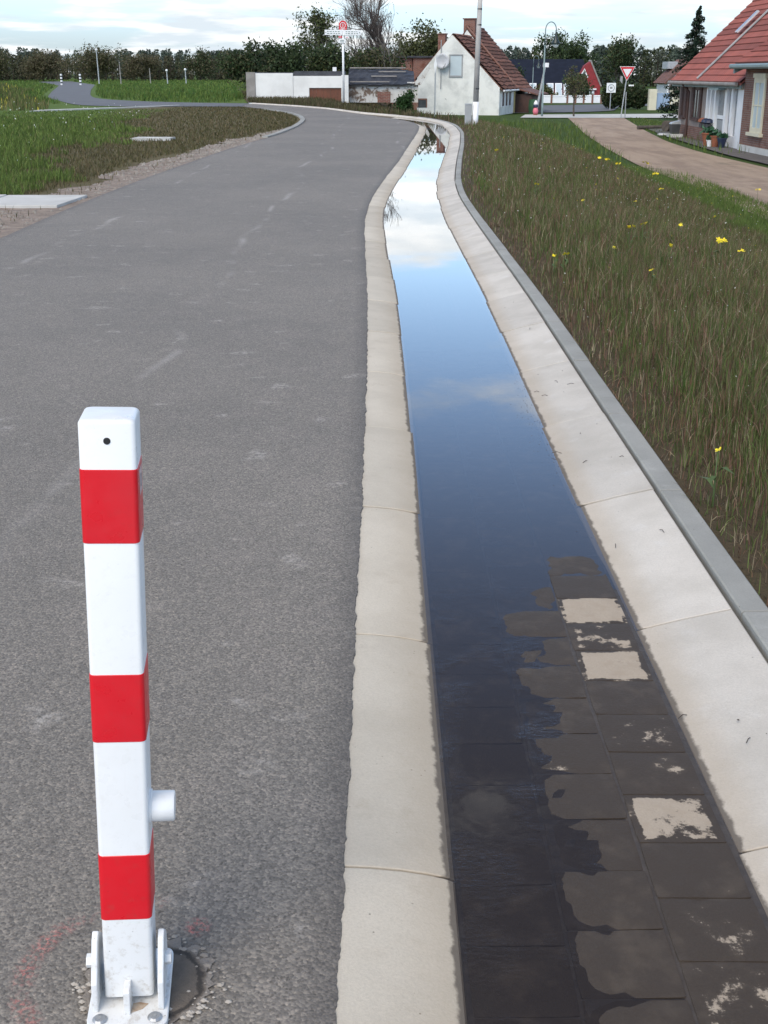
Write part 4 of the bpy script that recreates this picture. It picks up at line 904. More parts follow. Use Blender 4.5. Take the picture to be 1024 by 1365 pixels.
# --- fence of white panels between brick posts
fe = thing('panel_fence', 'low fence of white boarded panels between red brick posts', 'fence', (14.8, 124, -1.42))
xs = [0, 1.5, 3.05, 3.85, 4.65, 5.5, 6.35, 7.15, 7.95, 8.7, 9.25]
for a, b in zip(xs[:-1], xs[1:]):
    pn = obj('panel', MB().box(a + .17, b - .02, .05, .1, .08, .8), 'white_trim', fe)
    obj('rail', MB().box(a + .17, b - .02, .02, .048, .68, .74), 'sign_white', pn)
for a in xs[1:]: pq = obj('fence_post', MB().box(a, a + .15, 0, .2, 0, .84), 'brick_red', fe); obj('post_cap', MB().box(a - .03, a + .18, -.03, .23, .84, .89), 'brick_brown', pq)
# --- cream wall, blue gate, pale garage door, white gabled house far right
cw = thing('cream_yard_wall', 'cream yard wall and pier with pale garage door and blue gate', 'wall', (21.3, 102, -1.4))
obj('pier', MB().box(0, .62, 0, .5, 0, 1.6), 'plaster_cream', cw); obj('wall', MB().box(1.75, 4.6, .2, .5, 0, 1.55), 'plaster_cream', cw)
for k in range(2):
    l_ = obj('gate_leaf', MB().box(.66 + k * .55, 1.17 + k * .55, .2, .26, .05, 1.3), 'blue_pale', cw)
    for j in range(3): obj('rib', MB().box(.7 + k * .55 + j * .16, .8 + k * .55 + j * .16, .18, .199, .1, 1.25), 'blue_pale', l_)
gd = obj('garage_door', MB().box(1.85, 3.3, .12, .199, .1, 1.15), 'white_trim', cw)
for j in range(4): obj('door_section', MB().box(1.9, 3.25, .1, .119, .14 + j * .25, .36 + j * .25), 'plaster_cream', gd)
obj('outbuilding', MB().box(2.3, 5.2, 1.2, 3.5, 0, 2.1), 'plaster_taupe', cw)
wh = thing('white_gabled_house', 'white gabled house with grey roof half hidden behind the spruce', 'house', (33.4, 150, -1.4))
obj('wall', MB().prism([(0, 0), (4.4, 0), (4.4, 2.0), (2.2, 4.0), (0, 1.75)], 'y', 0, 6), 'white_trim', wh); obj('roof', MB().prism([(-.3, 1.6), (2.2, 4.1), (4.7, 1.9), (4.7, 2.05), (2.2, 4.35), (-.5, 1.7)], 'y', -.3, 6), 'tile_old', wh); obj('dormer', MB().box(.5, 1.7, 3, 6, 3.3, 4.1), 'galv', wh)
# --- garden figure, logs, sapling stake
t = thing('garden_figure', 'pink garden figure with white cap standing by the cottage', 'figure', (10.6, 88.5, zg(10.6, 88.5)))
t.scale = (.72, .72, .8); obj('boots', MB().box(-.2, .2, -.12, .15, 0, .18), 'terracotta', t); obj('body', MB().lathe([(.18, .16), (.27, .3), (.25, .5), (.17, .66)], 14), 'pink', t, sm=True); obj('scarf', MB().lathe([(.2, .68), (.25, .78), (.2, .95)], 12), 'blue_dark', t, sm=True); obj('cap', MB().lathe([(.22, .93), (.2, 1.05), (.1, 1.22), (.02, 1.3)], 12), 'white_trim', t, sm=True)
for x0, y0, x1, y1, r0, l in ((13.3, 66, 16.2, 67.4, .1, 'long thin grey log lying on the grass near the track'), (14.1, 63.2, 15.2, 63.8, .28, 'short thick dark log lying beside the pavement')):
    t = thing('log', l, 'log', (x0, y0, zg(x0, y0) + r0 + .02)); obj('trunk', MB().tube([(0, 0, 0), (x1 - x0, y1 - y0, .02)], [r0, r0 * .85], 10), 'bark', t)
o = obj('board', MB().box(13.0, 13.75, 59.4, 59.7, zg(13.3, 59.5) + .05, zg(13.3, 59.5) + .12), 'white_trim'); tag(o, 'short white board lying on the grass by the track', 'board')

# ------------------------------------------------------------------ trees
def quads(cs, size, rg, cols, up=0.):
    n = len(cs); d = rg.normal(size=(n, 3)); d /= np.linalg.norm(d, axis=1)[:, None]; e = np.cross(d, rg.normal(size=(n, 3))); e /= np.linalg.norm(e, axis=1)[:, None]
    s_ = (size * rg.uniform(.6, 1.3, n))[:, None]
    v = np.stack([cs - d * s_, cs + e * s_ * .55, cs + d * s_, cs - e * s_ * .55], 1).reshape(-1, 3)
    return v, np.repeat(cols, 4, 0)
def grow(rg, h, r0, levels, nch, spread, up, first=.3, wob=.12, ratio=.6):
    segs = []; tips = []
    def br(p, d, L, r, lev):
        n = 4 if lev == 0 else 3; pts = [p]; rad = [r]
        for i in range(n):
            d = d + Vector(rg.normal(size=3)) * wob + Vector((0, 0, up)) * (lev > 0) * .15; d.normalize(); p = p + d * (L / n); pts.append(p); rad.append(r * (1 - .55 * (i + 1) / n))
        segs.append((pts, rad, lev))
        if lev >= levels: tips.extend(pts[1:]); return
        for k in range(nch[lev]):
            f = first + (1 - first) * (k + rg.uniform(.2, .9)) / nch[lev] if lev == 0 else rg.uniform(.25, 1.)
            i = min(int(f * n), n - 1); q = pts[i].lerp(pts[i + 1], f * n - i)
            a = rg.uniform(0, 2 * math.pi); side = d.orthogonal(); side.rotate(Matrix.Rotation(a, 3, d)); nd = (d * (1 - spread) + side * spread).normalized()
            br(q, nd, L * ratio * rg.uniform(.75, 1.15) * (1.1 - .35 * f if lev == 0 else 1), rad[i] * .55, lev + 1)
        tips.append(pts[-1])
    br(Vector((0, 0, 0)), Vector((0, 0, 1)), h, r0, 0); return segs, tips
def tree(name, label, x, y, h, rad, nleaf, leafs, pal, seed, z=None, group=None, levels=3, nch=(9, 5, 4), bare=False, bark='bark', trunk=.6, spread=.6, up=1., first=.25, wid=None, cat='tree', shape=1.):
    rg = np.random.default_rng(seed); t = thing(name, label, cat, (x, y, zg(x, y) - .03 if z is None else z), rg.uniform(0, 6.28), group)
    segs, tips = grow(rg, h * trunk, h * .022, levels, nch, spread, up, first)
    tp = np.array([tuple(q) for q in tips]); mx = np.abs(tp[:, :2]).max(); kx_ = rad / max(mx, .01) * 1.05; kz = h / tp[:, 2].max()
    mb = MB()
    for pts, rr, lev in segs: mb.tube([(p.x * kx_, p.y * kx_, p.z * kz) for p in pts], [max(q, .008) for q in rr], 7 if lev == 0 else 4 if lev < 3 else 3, cap=False)
    obj('trunk', mb, bark, t, sm=True)
    if nleaf:
        tp = tp * np.array((kx_, kx_, kz)); cs = tp[rg.integers(0, len(tp), nleaf)] + rg.normal(size=(nleaf, 3)) * rad * .13
        cl = np.array(pal)[rg.integers(0, len(pal), nleaf)] * rg.uniform(.7, 1.25, (nleaf, 1))
        v, c = quads(cs, np.full(nleaf, leafs), rg, cl); link('crown', np_mesh('crown', v, np.arange(len(v)), [4] * nleaf, c), 'leaves', t)
    return t
DG = [(.046, .072, .03), (.064, .096, .038), (.038, .056, .025)]; OL = [(.085, .095, .035), (.105, .115, .045), (.075, .078, .032)]; BR = [(.145, .12, .072), (.115, .104, .06), (.095, .094, .046)]; LG = [(.07, .09, .03), (.09, .11, .04), (.05, .07, .022)]; PG = [(.11, .12, .05), (.09, .10, .042), (.07, .08, .035)]
tree('bush', 'broad dark green evergreen bush beside the end of the garden wall', -7.7, 75, 3.0, 1.9, 6500, .10, DG + BR[2:], 1, -.1, first=.05, cat='bush')
tree('bush', 'dark green evergreen bush rising behind the garden wall', -5.9, 77, 3.1, 1.8, 6500, .10, DG, 2, -.1, first=.05, cat='bush')
tree('bush', 'low dark bush behind the wall below the signpost boards', -3.0, 79, 3.0, 1.9, 5500, .10, DG + OL[:1], 3, -.1, first=.05, cat='bush')
tree('bush', 'dark thicket behind the tarpaulin roof', -.8, 80, 2.9, 2.2, 5500, .10, BR[1:] + OL[2:] + DG[1:], 31, -.2, first=.05, cat='bush')
tree('birch_tree', 'light green airy birch tree behind the white garden wall', -4.1, 82, 5.3, 1.7, 4200, .085, LG + OL, 4, -.2, bark='bark_pale', first=.2)
tree('bare_tree', 'tall leafless tree with dense fine branches behind the ruined shed', 1.0, 85, 9.8, 4.2, 500, .05, BR, 6, -.3, levels=4, nch=(11, 7, 6, 4), trunk=.5, spread=.5, up=1.5, first=.1, bark='bark_brown')
tree('bare_tree', 'slender leaning bare tree before the brick outbuilding', .6, 79, 4.6, 1.2, 60, .05, BR, 16, -.3, levels=3, nch=(7, 4, 3), trunk=.6, spread=.5, up=1.3, bark='bark_pale')
tree('round_tree', 'pale green round crowned tree behind the cottage', 4.5, 132, 7.4, 3.0, 5000, .17, PG + OL[:1], 7, -1., first=.2)
tree('round_bush', 'small round green thuja in front of the ruined shed', 1.0, 66.6, 1.45, .72, 3600, .06, [(.03, .07, .02), (.04, .085, .025)], 8, zg(1., 66.6), first=.0, cat='bush')
tree('sapling', 'young staked tree with thin olive crown before the white fence', 12.9, 85.9, 3.2, .95, 700, .08, OL + BR, 9, first=.45, nch=(8, 4, 3))
for i, (x, y, h, rd, pal, l) in enumerate(((26, 190, 8.2, 3.4, DG, 'tall dark pine crown behind the give way sign'), (30.5, 200, 8.6, 3.4, DG, 'broad dark pine standing left of the spruce'), (23, 170, 4.6, 2.6, LG, 'mid green bush behind the red gable'), (19.9, 128, 2.6, 1.9, LG[2:] + DG, 'green garden shrub behind the white fence panels'), (16.6, 128, 1.7, 1.4, OL, 'olive shrub before the greenhouse panes'), (34, 185, 8.0, 3., DG + OL[2:], 'dark tree close beside the spruce'), (12.9, 128, 3.4, 2.0, LG[2:] + DG, 'dark green tree to the right of the cottage roof'), (25.4, 160, 6.2, 2.6, DG + LG[2:], 'dense green tree over the clipped hedge'))):
    tree('garden_tree', l, x, y, h, rd, 3600, .2 if h > 5 else .13, pal, 40 + i, -1.5, first=.12)
for i, (x, y, h, rd, pal, l) in enumerate(((-62, 232, 4.8, 5., BR, 'brownish bare-budded tree at the left end of the forest edge'), (-52, 228, 5.2, 5.5, BR + OL[:1], 'brown green tree before the forest beyond the path'), (-44, 235, 4.2, 4., BR, 'low brownish tree behind the far bollards'), (-70, 225, 5., 5., OL + BR, 'olive budding tree near the rapeseed patch'), (-36, 250, 5., 5., BR + DG, 'brown green tree standing behind the tall lamp post'), (-18, 205, 4.6, 4., BR + OL, 'brown budding tree in front of the forest right of the field'))):
    tree('edge_tree', l, x, y, h, rd, 7000, .17, pal, 70 + i, -.1, first=.1)
# clipped dark hedge: three yews
for i, (x, l) in enumerate(((18.9, 'dark clipped yew beside the give way sign'), (20.1, 'dark clipped yew in the middle of the hedge'), (21.1, 'dark clipped yew next to the cream pier'))):
    rg = np.random.default_rng(90 + i); t = thing('hedge_plant', l, 'hedge', (x - .2, 104.5, -1.42)); n = 2600
    cs = rg.uniform(-1, 1, (n, 3)); cs = cs / np.maximum(1, np.linalg.norm(cs, axis=1) ** 2)[:, None] * np.array((.85, .8, 1.0)) + np.array((0, 0, 1.05)); cl = np.array(DG + [(.05, .05, .02)])[rg.integers(0, 4, n)] * rg.uniform(.7, 1.1, (n, 1)); v, c = quads(cs, np.full(n, .11), rg, cl)
    link('foliage', np_mesh('foliage', v, np.arange(len(v)), [4] * n, c), 'leaves', t); obj('trunk', MB().tube([(0, 0, 0), (0, 0, .9)], [.08, .05], 6), 'bark', t)
# spruce beside the red roof
def spruce(x, y, h, rad, z, label, seed=1, lean=0.):
    rg = np.random.default_rng(seed); t = thing('spruce_tree', label, 'tree', (x, y, z))
    mb = MB().tube([(0, 0, 0), (lean * .5, 0, h * .5), (lean, 0, h)], [.16, .09, .015], 8); cs = []; dirs = []
    for k in range(64):
        f = (k + .5) / 64; zz = h * (.1 + .9 * f ** .9); L = rad * (1 - f) ** .85 * rg.uniform(.6, 1.15) + .08
        for j in range(3):
            a = rg.uniform(0, 6.28); dx, dy = math.cos(a), math.sin(a); dr = rg.uniform(.15, .5); p0 = Vector((lean * zz / h, 0, zz)); p1 = p0 + Vector((dx * L, dy * L, -dr * L)); p2 = p1 + Vector((dx, dy, .1)) * L * .15
            mb.tube([p0, p1, p2], [.02, .012, .004], 3, cap=False); m_ = int(10 + 46 * L)
            q = rg.uniform(.1, 1.1, m_)[:, None]; b_ = np.array(p0)[None] + (np.array(p1 - p0))[None] * q; b_[:, 2] -= rg.uniform(0, .16, m_); b_[:, :2] += rg.normal(size=(m_, 2)) * .09 * L; cs.append(b_)
    cs = np.concatenate(cs); n = len(cs); cl = np.array([(.016, .032, .02), (.022, .042, .024), (.012, .022, .015)])[rg.integers(0, 3, n)] * rg.uniform(.7, 1.2, (n, 1))
    v, c = quads(cs, np.full(n, .085), rg, cl); obj('trunk', mb, 'bark', t); link('crown', np_mesh('crown', v, np.arange(len(v)), [4] * n, c), 'needles', t)
spruce(19.0, 80, 6.75, 1.55, -1.42, 'slender pointed dark spruce beside the red tiled roof', 1, .45)
tree('roof_tree', 'loose leafy tree showing above the red tiled roof', 22.5, 63, 8.6, 2.0, 1500, .1, LG, 18, -1.42, first=.4)
# the far wood: one mass
def forest(name, x0, x1, y0, y1, n, seed, z, hr, pal, label):
    rg = np.random.default_rng(seed); V = []; C_ = []
    xs_ = rg.uniform(x0, x1, n); ys_ = rg.uniform(y0, y1, n); pal = np.array(pal)
    for x, y in zip(xs_, ys_):
        h = rg.uniform(*hr); m_ = 210; u = rg.uniform(.06, 1., m_); r = h * .25 * np.sqrt(np.clip(1.06 - u, 0, 1)) * np.clip(u * 3, .4, 1); a = rg.uniform(0, 6.28, m_); q = np.sqrt(rg.uniform(.1, 1, m_))
        cs = np.stack([x + r * q * np.cos(a), y + r * q * np.sin(a), z + h * u], 1); base = pal[rg.integers(0, len(pal))]
        v, c = quads(cs, np.full(m_, h * .046), rg, base[None] * rg.uniform(.85, 1.15, (m_, 1))); V.append(v); C_.append(c)
        tv = np.array([(x - .15, y, z - .5), (x + .15, y, z - .5), (x + .1, y + .1, z + h * .8), (x - .1, y + .1, z + h * .8)]); V.append(tv); C_.append(np.tile((.05, .04, .032), (4, 1)))
    V = np.concatenate(V); C_ = np.concatenate(C_)
    tag(link(name, np_mesh(name, V, np.arange(len(V)), [4] * (len(V) // 4), C_), 'needles'), label, 'forest', kind='stuff')
FP = [(.070, .090, .072), (.08, .102, .076), (.064, .082, .068), (.094, .106, .078)]  # pine greens lightened: a little distance haze is put into the colour
forest('forest', -190, -2, 288, 340, 520, 5, -.3, (5.8, 7.2), FP, 'long dark pine forest along the horizon beyond the field')
forest('forest', -2, 190, 262, 310, 520, 6, -1.5, (7.0, 8.8), FP + [(.06, .07, .032)], 'dark pine forest behind the dark roofed house')
forest('forest_fringe', -190, -15, 274, 288, 230, 7, -.2, (3.6, 5.6), [(.085, .072, .045), (.075, .07, .042), (.06, .065, .036)], 'brown shrubby fringe in front of the far forest')

# ------------------------------------------------------------------ grass
def in_view(x, y, z, m=1.22):
    p = R(20.084); fx = x; dz = z - 1.4
    dep = y * math.cos(p) - dz * math.sin(p); v = y * math.sin(p) + dz * math.cos(p)
    return (dep > .3) & (np.abs(fx / np.maximum(dep, .1)) < .32 * m) & (v / np.maximum(dep, .1) > -.427 * m) 
def blades(name, x, y, z, h, wd, pal, wts, rg, label, cat='grass', lean=.35, sim=False):
    n = len(x); a = rg.uniform(0, 6.28, n); ca, sa = np.cos(a), np.sin(a); b = a + rg.normal(size=n) * .6 + 1.57; ln = h * lean * np.abs(rg.normal(size=n)); lx, ly = ln * np.cos(b), ln * np.sin(b)
    P = np.stack([x, y, z], 1); wv_ = np.stack([ca * wd / 2, sa * wd / 2, np.zeros(n)], 1)
    cl = np.array(pal)[rg.choice(len(pal), n, p=np.array(wts) / np.sum(wts))] * rg.uniform(.65, 1.3, (n, 1))
    m_ = P + np.stack([lx * .3, ly * .3, h * .6], 1); tp = P + np.stack([lx, ly, h], 1)
    v = np.stack([P - wv_, P + wv_, m_ + wv_ * .75, m_ - wv_ * .75, tp], 1).reshape(-1, 3); i0 = np.arange(n)[:, None] * 5
    lo_ = (i0 + np.array([[0, 1, 2, 3, 3, 2, 4]])).ravel(); sz = np.tile([4, 3], n)
    return tag(link(name, np_mesh(name, v, lo_, sz, np.repeat(cl, 5, 0)), 'blades'), label, cat, kind='stuff')
def strip_pts(y0, y1, d0, d1, rho, rg, wfun=None):
    i0, i1 = np.searchsorted(TT, [float(np.interp(y0, EO[:, 1], TT)), float(np.interp(y1, EO[:, 1], TT))])
    L = TT[i1 - 1] - TT[i0]; n = int(L * (d1 - d0) * rho); t = rg.uniform(TT[i0], TT[i1 - 1], n); d = rg.uniform(d0, d1, n)
    x = np.interp(t, TT, EO[:, 0]) + np.interp(t, TT, W[:, 0]) * d; y = np.interp(t, TT, EO[:, 1]) + np.interp(t, TT, W[:, 1]) * d
    z = zprof(x, d); k = in_view(x, y, z); return x[k], y[k], z[k], d[k]
rg = np.random.default_rng(77)
MP = [(.085, .118, .036), (.12, .155, .046), (.19, .105, .07), (.22, .15, .10), (.36, .30, .19), (.14, .08, .06)]
X_, Y_, Z_, D_, S_ = [], [], [], [], []
for y0, y1, d1, rho, w_ in ((1.8, 5, 3.0, 9500, 1.), (5, 9, 4.5, 5600, 1.15), (9, 15, 6.4, 2900, 1.5), (15, 25, 6.6, 1300, 2.0), (25, 37.5, 6.8, 700, 2.8)):
    x, y, z, d = strip_pts(y0, y1, .0, d1, rho, rg); X_.append(x); Y_.append(y); Z_.append(z); D_.append(d); S_.append(np.full(len(x), w_))
x, y, z, d, sc_ = map(np.concatenate, (X_, Y_, Z_, D_, S_))
def vnoise(x, y, f, seed):
    g = np.random.default_rng(seed).uniform(0, 1, (64, 64)); u = x * f % 63; v = y * f % 63; i = u.astype(int); j = v.astype(int); a = u - i; b = v - j; a = a * a * (3 - 2 * a); b = b * b * (3 - 2 * b)
    return (g[i, j] * (1 - a) + g[i + 1, j] * a) * (1 - b) + (g[i, j + 1] * (1 - a) + g[i + 1, j + 1] * a) * b
pn = .6 * vnoise(x + 50, y, 1.1, 1) + .4 * vnoise(x + 50, y, 3.3, 2)
keep = rg.uniform(0, 1, len(x)) < np.clip(.12 + d * 1.6, 0, 1) * np.clip(.45 + 1.1 * pn, 0, 1)
green = (d + 1.6 * (pn - .5) > np.interp(y, [9, 25, 32, 38], [4.9, 4.7, 3.8, 2.2])) & (y > 9)
hh = (.04 + .085 * np.clip(d / .5, .15, 1)) * rg.uniform(.4, 1.6, len(x)) * (.75 + .5 * pn)
k1 = keep & ~green; k2 = keep & green
bw = rg.uniform(.0018, .0040, len(x)) * sc_
blades('meadow_grass', x[k1], y[k1], z[k1], hh[k1], bw[k1], MP, [35, 24, 17, 12, 9, 9], rg, 'olive brown meadow grass on the embankment beside the gutter', lean=.42)
GP = [(.105, .155, .036), (.135, .19, .046), (.082, .118, .034), (.19, .19, .075)]
blades('green_grass', x[k2], y[k2], z[k2], hh[k2] * .9, bw[k2] * 1.3, GP, [40, 30, 20, 8], rg, 'bright green grass along the foot of the embankment', lean=.4)
xx, yy, zz_, dd = strip_pts(1.8, 12, .0, 1.6, 1500, rg); k = rg.uniform(0, 1, len(xx)) < np.exp(-dd * 1.3); xx, yy, zz_ = xx[k], yy[k], zz_[k]
blades('grass_litter', xx, yy, zz_, rg.uniform(.006, .03, len(xx)), rg.uniform(.002, .005, len(xx)), [(.17, .10, .065), (.30, .24, .15), (.10, .065, .045), (.09, .11, .035)], [4, 2, 4, 2], rg, 'dry reddish litter and seedlings along the grey edging', lean=2.2)
tx, ty, tz, td = strip_pts(1.8, 20, .06, 3.4, 1.1, rg); cnt = rg.integers(18, 60, len(tx)); ii = np.repeat(np.arange(len(tx)), cnt); n = len(ii)
xx = tx[ii] + rg.normal(size=n) * .035; yy = ty[ii] + rg.normal(size=n) * .05
blades('grass_tufts', xx, yy, tz[ii] - .01, rg.uniform(.06, .2, n), rg.uniform(.003, .006, n), [(.09, .16, .03), (.07, .13, .028), (.13, .19, .045)], [3, 3, 2], rg, 'fresh bright green tufts between the brown meadow grass', lean=.45)
# beyond the bend and round the cottage
x, y, z, d = strip_pts(36.5, 62.9, 0, 34, 42, rg)
pn = .6 * vnoise(x + 50, y, .5, 4) + .4 * vnoise(x + 50, y, 2., 5); gz = (x > .2 + 1.5 * pn) & (d > 1.5 + 3 * pn)
off = ~((x > 11.2) & (y > 60)) & (y < 92)
trk = (x > np.interp(y, [24, 37.3, 48.5, 60.5, 80, 86], [7.6, 8.0, 8.7, 9.7, 11.8, 12.4])) & (x < np.interp(y, [37, 46, 54, 64.5, 80, 86], [12, 11.8, 12.2, 13.4, 15.4, 16.2]))
k = off & ~trk; k1 = k & ~gz; k2 = k & gz
blades('meadow_grass', x[k1], y[k1], z[k1], rg.uniform(.08, .28, k1.sum()), rg.uniform(.015, .035, k1.sum()), [(.10, .085, .045), (.13, .10, .06), (.07, .08, .03)], [4, 3, 3], rg, 'brown dry grass bank between the curb and the garden wall', lean=.4)
blades('green_grass', x[k2], y[k2], z[k2], rg.uniform(.1, .4, k2.sum()), rg.uniform(.015, .035, k2.sum()), GP, [40, 30, 20, 8], rg, 'fresh green grass in front of the white cottage', lean=.4)
n = 9000; y = rg.uniform(58, 83, n); x = rg.uniform(10, 17, n); lim = np.interp(y, [46, 54, 64.5, 80, 86], [11.9, 12.3, 13.5, 15.5, 16.3]); k = (x > lim) & (x < lim + 4.2) & ~((x > 12.9) & (y < 62))
x, y = x[k], y[k]; blades('green_grass', x, y, np.full(len(x), -1.40), rg.uniform(.04, .12, len(x)), rg.uniform(.02, .04, len(x)), GP, [3, 2, 3, 2], rg, 'short green lawn between the dirt track and the houses', lean=.5)
# left of the road
n = 150000; y = 11 * (64 / 11) ** rg.uniform(0, 1, n); edge = np.interp(y, ROADL[:, 1], ROADL[:, 0]); x = edge - .25 - rg.uniform(0, 1, n) ** 1.3 * (.42 * y)
pn = .6 * vnoise(x + 60, y, .45, 6) + .4 * vnoise(x + 60, y, 2.2, 7)
nearroad = (edge - x) < np.interp(y, [2, 20, 30, 37], [1.0, .9, .6, .1]) * (.6 + .8 * pn)
ong = ((y > 56) & (x < -5)) | ((x < -9) & (y > 50 + .9 * (x + 13) ) & (y > 49)) 
slabz = (y > 13.5) & (y < 15.0)
k = in_view(x, y, np.zeros(n), 1.25) & ~(nearroad & (rg.uniform(0, 1, n) > .05)) & ~ong & ~slabz
gr = (x + .12 * y + 3 * (pn - .5)) < -3.0
pres = rg.uniform(0, 1, n) < np.where(gr, 1., .55); k &= pres
k1 = k & gr; k2 = k & ~gr; wsc = np.clip(y / 12, 1, 4)
blades('green_grass', x[k1], y[k1], bank(x[k1], y[k1]) - .02, rg.uniform(.05, .19, k1.sum()) * (.6 + .8 * pn[k1]) * np.interp(y[k1], [36, 46], [1, .3]), rg.uniform(.005, .011, k1.sum()) * wsc[k1], GP, [40, 32, 18, 8], rg, 'lush green grass on the left verge beyond the gravel shoulder', lean=.5)
blades('dry_grass', x[k2], y[k2], np.full(k2.sum(), -.02), rg.uniform(.03, .09, k2.sum()), rg.uniform(.005, .010, k2.sum()) * wsc[k2], [(.12, .10, .05), (.085, .085, .035), (.15, .115, .065)], [4, 4, 2], rg, 'short brownish grass wedge inside the bend of the road', lean=.5)
n = 42000; y = 62 * (260 / 62) ** rg.uniform(0, 1, n); x = -8 - rg.uniform(0, 1, n) * (.34 * y)
px0 = np.interp(y, fb[:, 1], fb[:, 0]); px1 = np.interp(y, fa[:, 1], fa[:, 0]); k = in_view(x, y, np.zeros(n), 1.2) & ~((x < px0 + .4) & (x > px1 - .4)) & ~((y < 64.5) & (x > -14))
x, y = x[k], y[k]; blades('field_crop', x, y, bank(x, y) - .02, rg.uniform(.10, .3, len(x)), rg.uniform(.03, .07, len(x)) * y / 80, GP[:3] + [(.06, .13, .03)], [3, 3, 2, 2], rg, 'green young crop on the far field', 'crop', lean=.4)
n = 6500; y = rg.uniform(50, 105, n); x = -.31 * y + rg.uniform(-6, 3.6, n) * y / 80; k = ~((x > np.interp(y, fa[:, 1], fa[:, 0]) - 1.5)); x, y = x[k], y[k]
blades('tall_weeds', x, y, bank(x, y) - .03, rg.uniform(.15, .5, len(x)), rg.uniform(.03, .06, len(x)), [(.10, .13, .04), (.16, .145, .065), (.6, .5, .07)], [5, 4, .35], rg, 'tall yellowish weeds at the left of the side path', 'weeds', lean=.35)
# small blossoms nobody could count
def dots(name, x, y, z, s_, col, rg, label):
    n = len(x); cs = np.stack([x, y, z], 1); v, c = quads(cs, np.full(n, 1.) * s_, rg, np.tile(col, (n, 1)) * rg.uniform(.8, 1.1, (n, 1)))
    tag(link(name, np_mesh(name, v, np.arange(len(v)), [4] * n, c), 'petals'), label, 'flowers', kind='stuff')
a = [strip_pts(1.8, 8, .05, 3.5, 26, rg), strip_pts(8, 20, .1, 6.5, 9, rg), strip_pts(20, 40, .3, 7, 4, rg)]
x, y, z, d = (np.concatenate([q[i] for q in a]) for i in range(4)); dots('daisies', x, y, z + rg.uniform(.05, .18, len(x)), np.clip(y / 9, .5, 2.4) * rg.uniform(.003, .008, len(x)), (.62, .60, .52), rg, 'tiny white blossoms scattered through the embankment grass')
n = 330; y = rg.uniform(14, 55, n); x = -3.9 - rg.uniform(.2, .4 * y); k = (x + .12 * y) < -3.; dots('daisies', x[k], y[k], rg.uniform(.12, .26, k.sum()), y[k] * .0007, (.65, .65, .58), rg, 'tiny white blossoms in the left verge grass')
a = [strip_pts(2, 12, .3, 5, .8, rg), strip_pts(12, 36, .5, 7, .8, rg)]
x, y, z, d = (np.concatenate([q[i] for q in a]) for i in range(4)); dots('yellow_blossoms', x, y, z + rg.uniform(.08, .2, len(x)), np.clip(y / 9, .5, 2.4) * rg.uniform(.004, .009, len(x)), (.55, .45, .05), rg, 'tiny yellow blossoms scattered through the embankment grass')
# yellow rape plants one can count
def rape(x, y, hgt, sz, label, seed, n_b=4):
    rg = np.random.default_rng(seed); d = dist_edge(x, y)[0]; t = thing('yellow_wildflower', label, 'flower', (x, y, float(zprof(x, d))), rg.uniform(0, 6.28), 'yellow wildflowers in the meadow')
    mb = MB().tube([(0, 0, 0), (.012, .004, hgt * .6), (.0, 0, hgt)], [.0035, .003, .002], 5)
    for k in range(3):
        zq = hgt * (.3 + .15 * k); a = rg.uniform(0, 6.28); mb.add([(0, 0, zq), (.035 * math.cos(a) - .01 * math.sin(a), .035 * math.sin(a) + .01 * math.cos(a), zq + .03), (.09 * math.cos(a), .09 * math.sin(a), zq + .02), (.035 * math.cos(a) + .01 * math.sin(a), .035 * math.sin(a) - .01 * math.cos(a), zq + .03)], [(0, 1, 2, 3)])
    obj('stem', mb, 'stem_green', t); 
    for b in range(n_b):
        c = Vector((rg.normal() * sz * .9, rg.normal() * sz * .9, hgt + rg.uniform(-.5, .6) * sz)) if n_b > 1 else Vector((0, 0, hgt)); mb = MB(); tl = Vector((rg.normal() * .4, -.6 + rg.normal() * .4, 1)).normalized(); e1 = tl.orthogonal().normalized(); e2 = tl.cross(e1)
        for p in range(4):
            a = p * math.pi / 2 + .3; u = e1 * math.cos(a) + e2 * math.sin(a); w_ = tl.cross(u)
            mb.add([c, c + u * sz * .6 + w_ * sz * .42, c + u * sz * 1.05 + w_ * sz * .15 + tl * sz * .15, c + u * sz * 1.05 - w_ * sz * .15 + tl * sz * .15, c + u * sz * .6 - w_ * sz * .42], [(0, 1, 2, 3, 4)])
        obj('blossom', mb, 'petal_yellow', t)
simple('petal_yellow', (.82, .66, .02), (.75, .58, .015), 8., .6)
FL = [(1.10, 3.78, .2, .013, 1, 'single bright yellow four-petalled flower standing near the grey edging'), (2.76, 9.99, .28, .022, 6, 'largest yellow rapeseed cluster, with several blossoms on one stem'), (1.99, 9.86, .25, .017, 4, None), (2.19, 10.38, .25, .018, 4, None), (1.29, 8.65, .16, .014, 4, None), (1.2, 8.61, .15, .012, 3, None), (5.62, 25.86, .3, .034, 6, None), (6.18, 29.36, .4, .036, 6, 'tallest yellow rapeseed plant, at the edge of the dirt track'), (4.82, 21.56, .2, .025, 4, None), (4.27, 24.02, .3, .028, 4, None), (4.61, 24.46, .3, .028, 4, None), (2.2, 9.34, .2, .013, 3, None), (4.97, 18.38, .2, .02, 4, None), (2.05, 12.61, .2, .015, 3, None), (1.73, 9.11, .16, .012, 3, None), (1.8, 8.13, .15, .010, 3, None), (6.6, 44, .3, .04, 4, None), (8.0, 26.5, .45, .03, 4, None), (4.46, 25.79, .25, .026, 3, None), (3.03, 14.85, .2, .016, 3, None), (2.91, 12.11, .2, .016, 3, None), (1.75, 14.22, .2, .014, 3, None), (1.81, 20.35, .2, .018, 3, None), (3.05, 10.36, .22, .015, 3, None)]
for i, (x, y, h, s_, nb, l) in enumerate(FL): rape(x, y, h, s_, l or 'yellow rapeseed plant flowering in the brown meadow', 200 + i, nb)
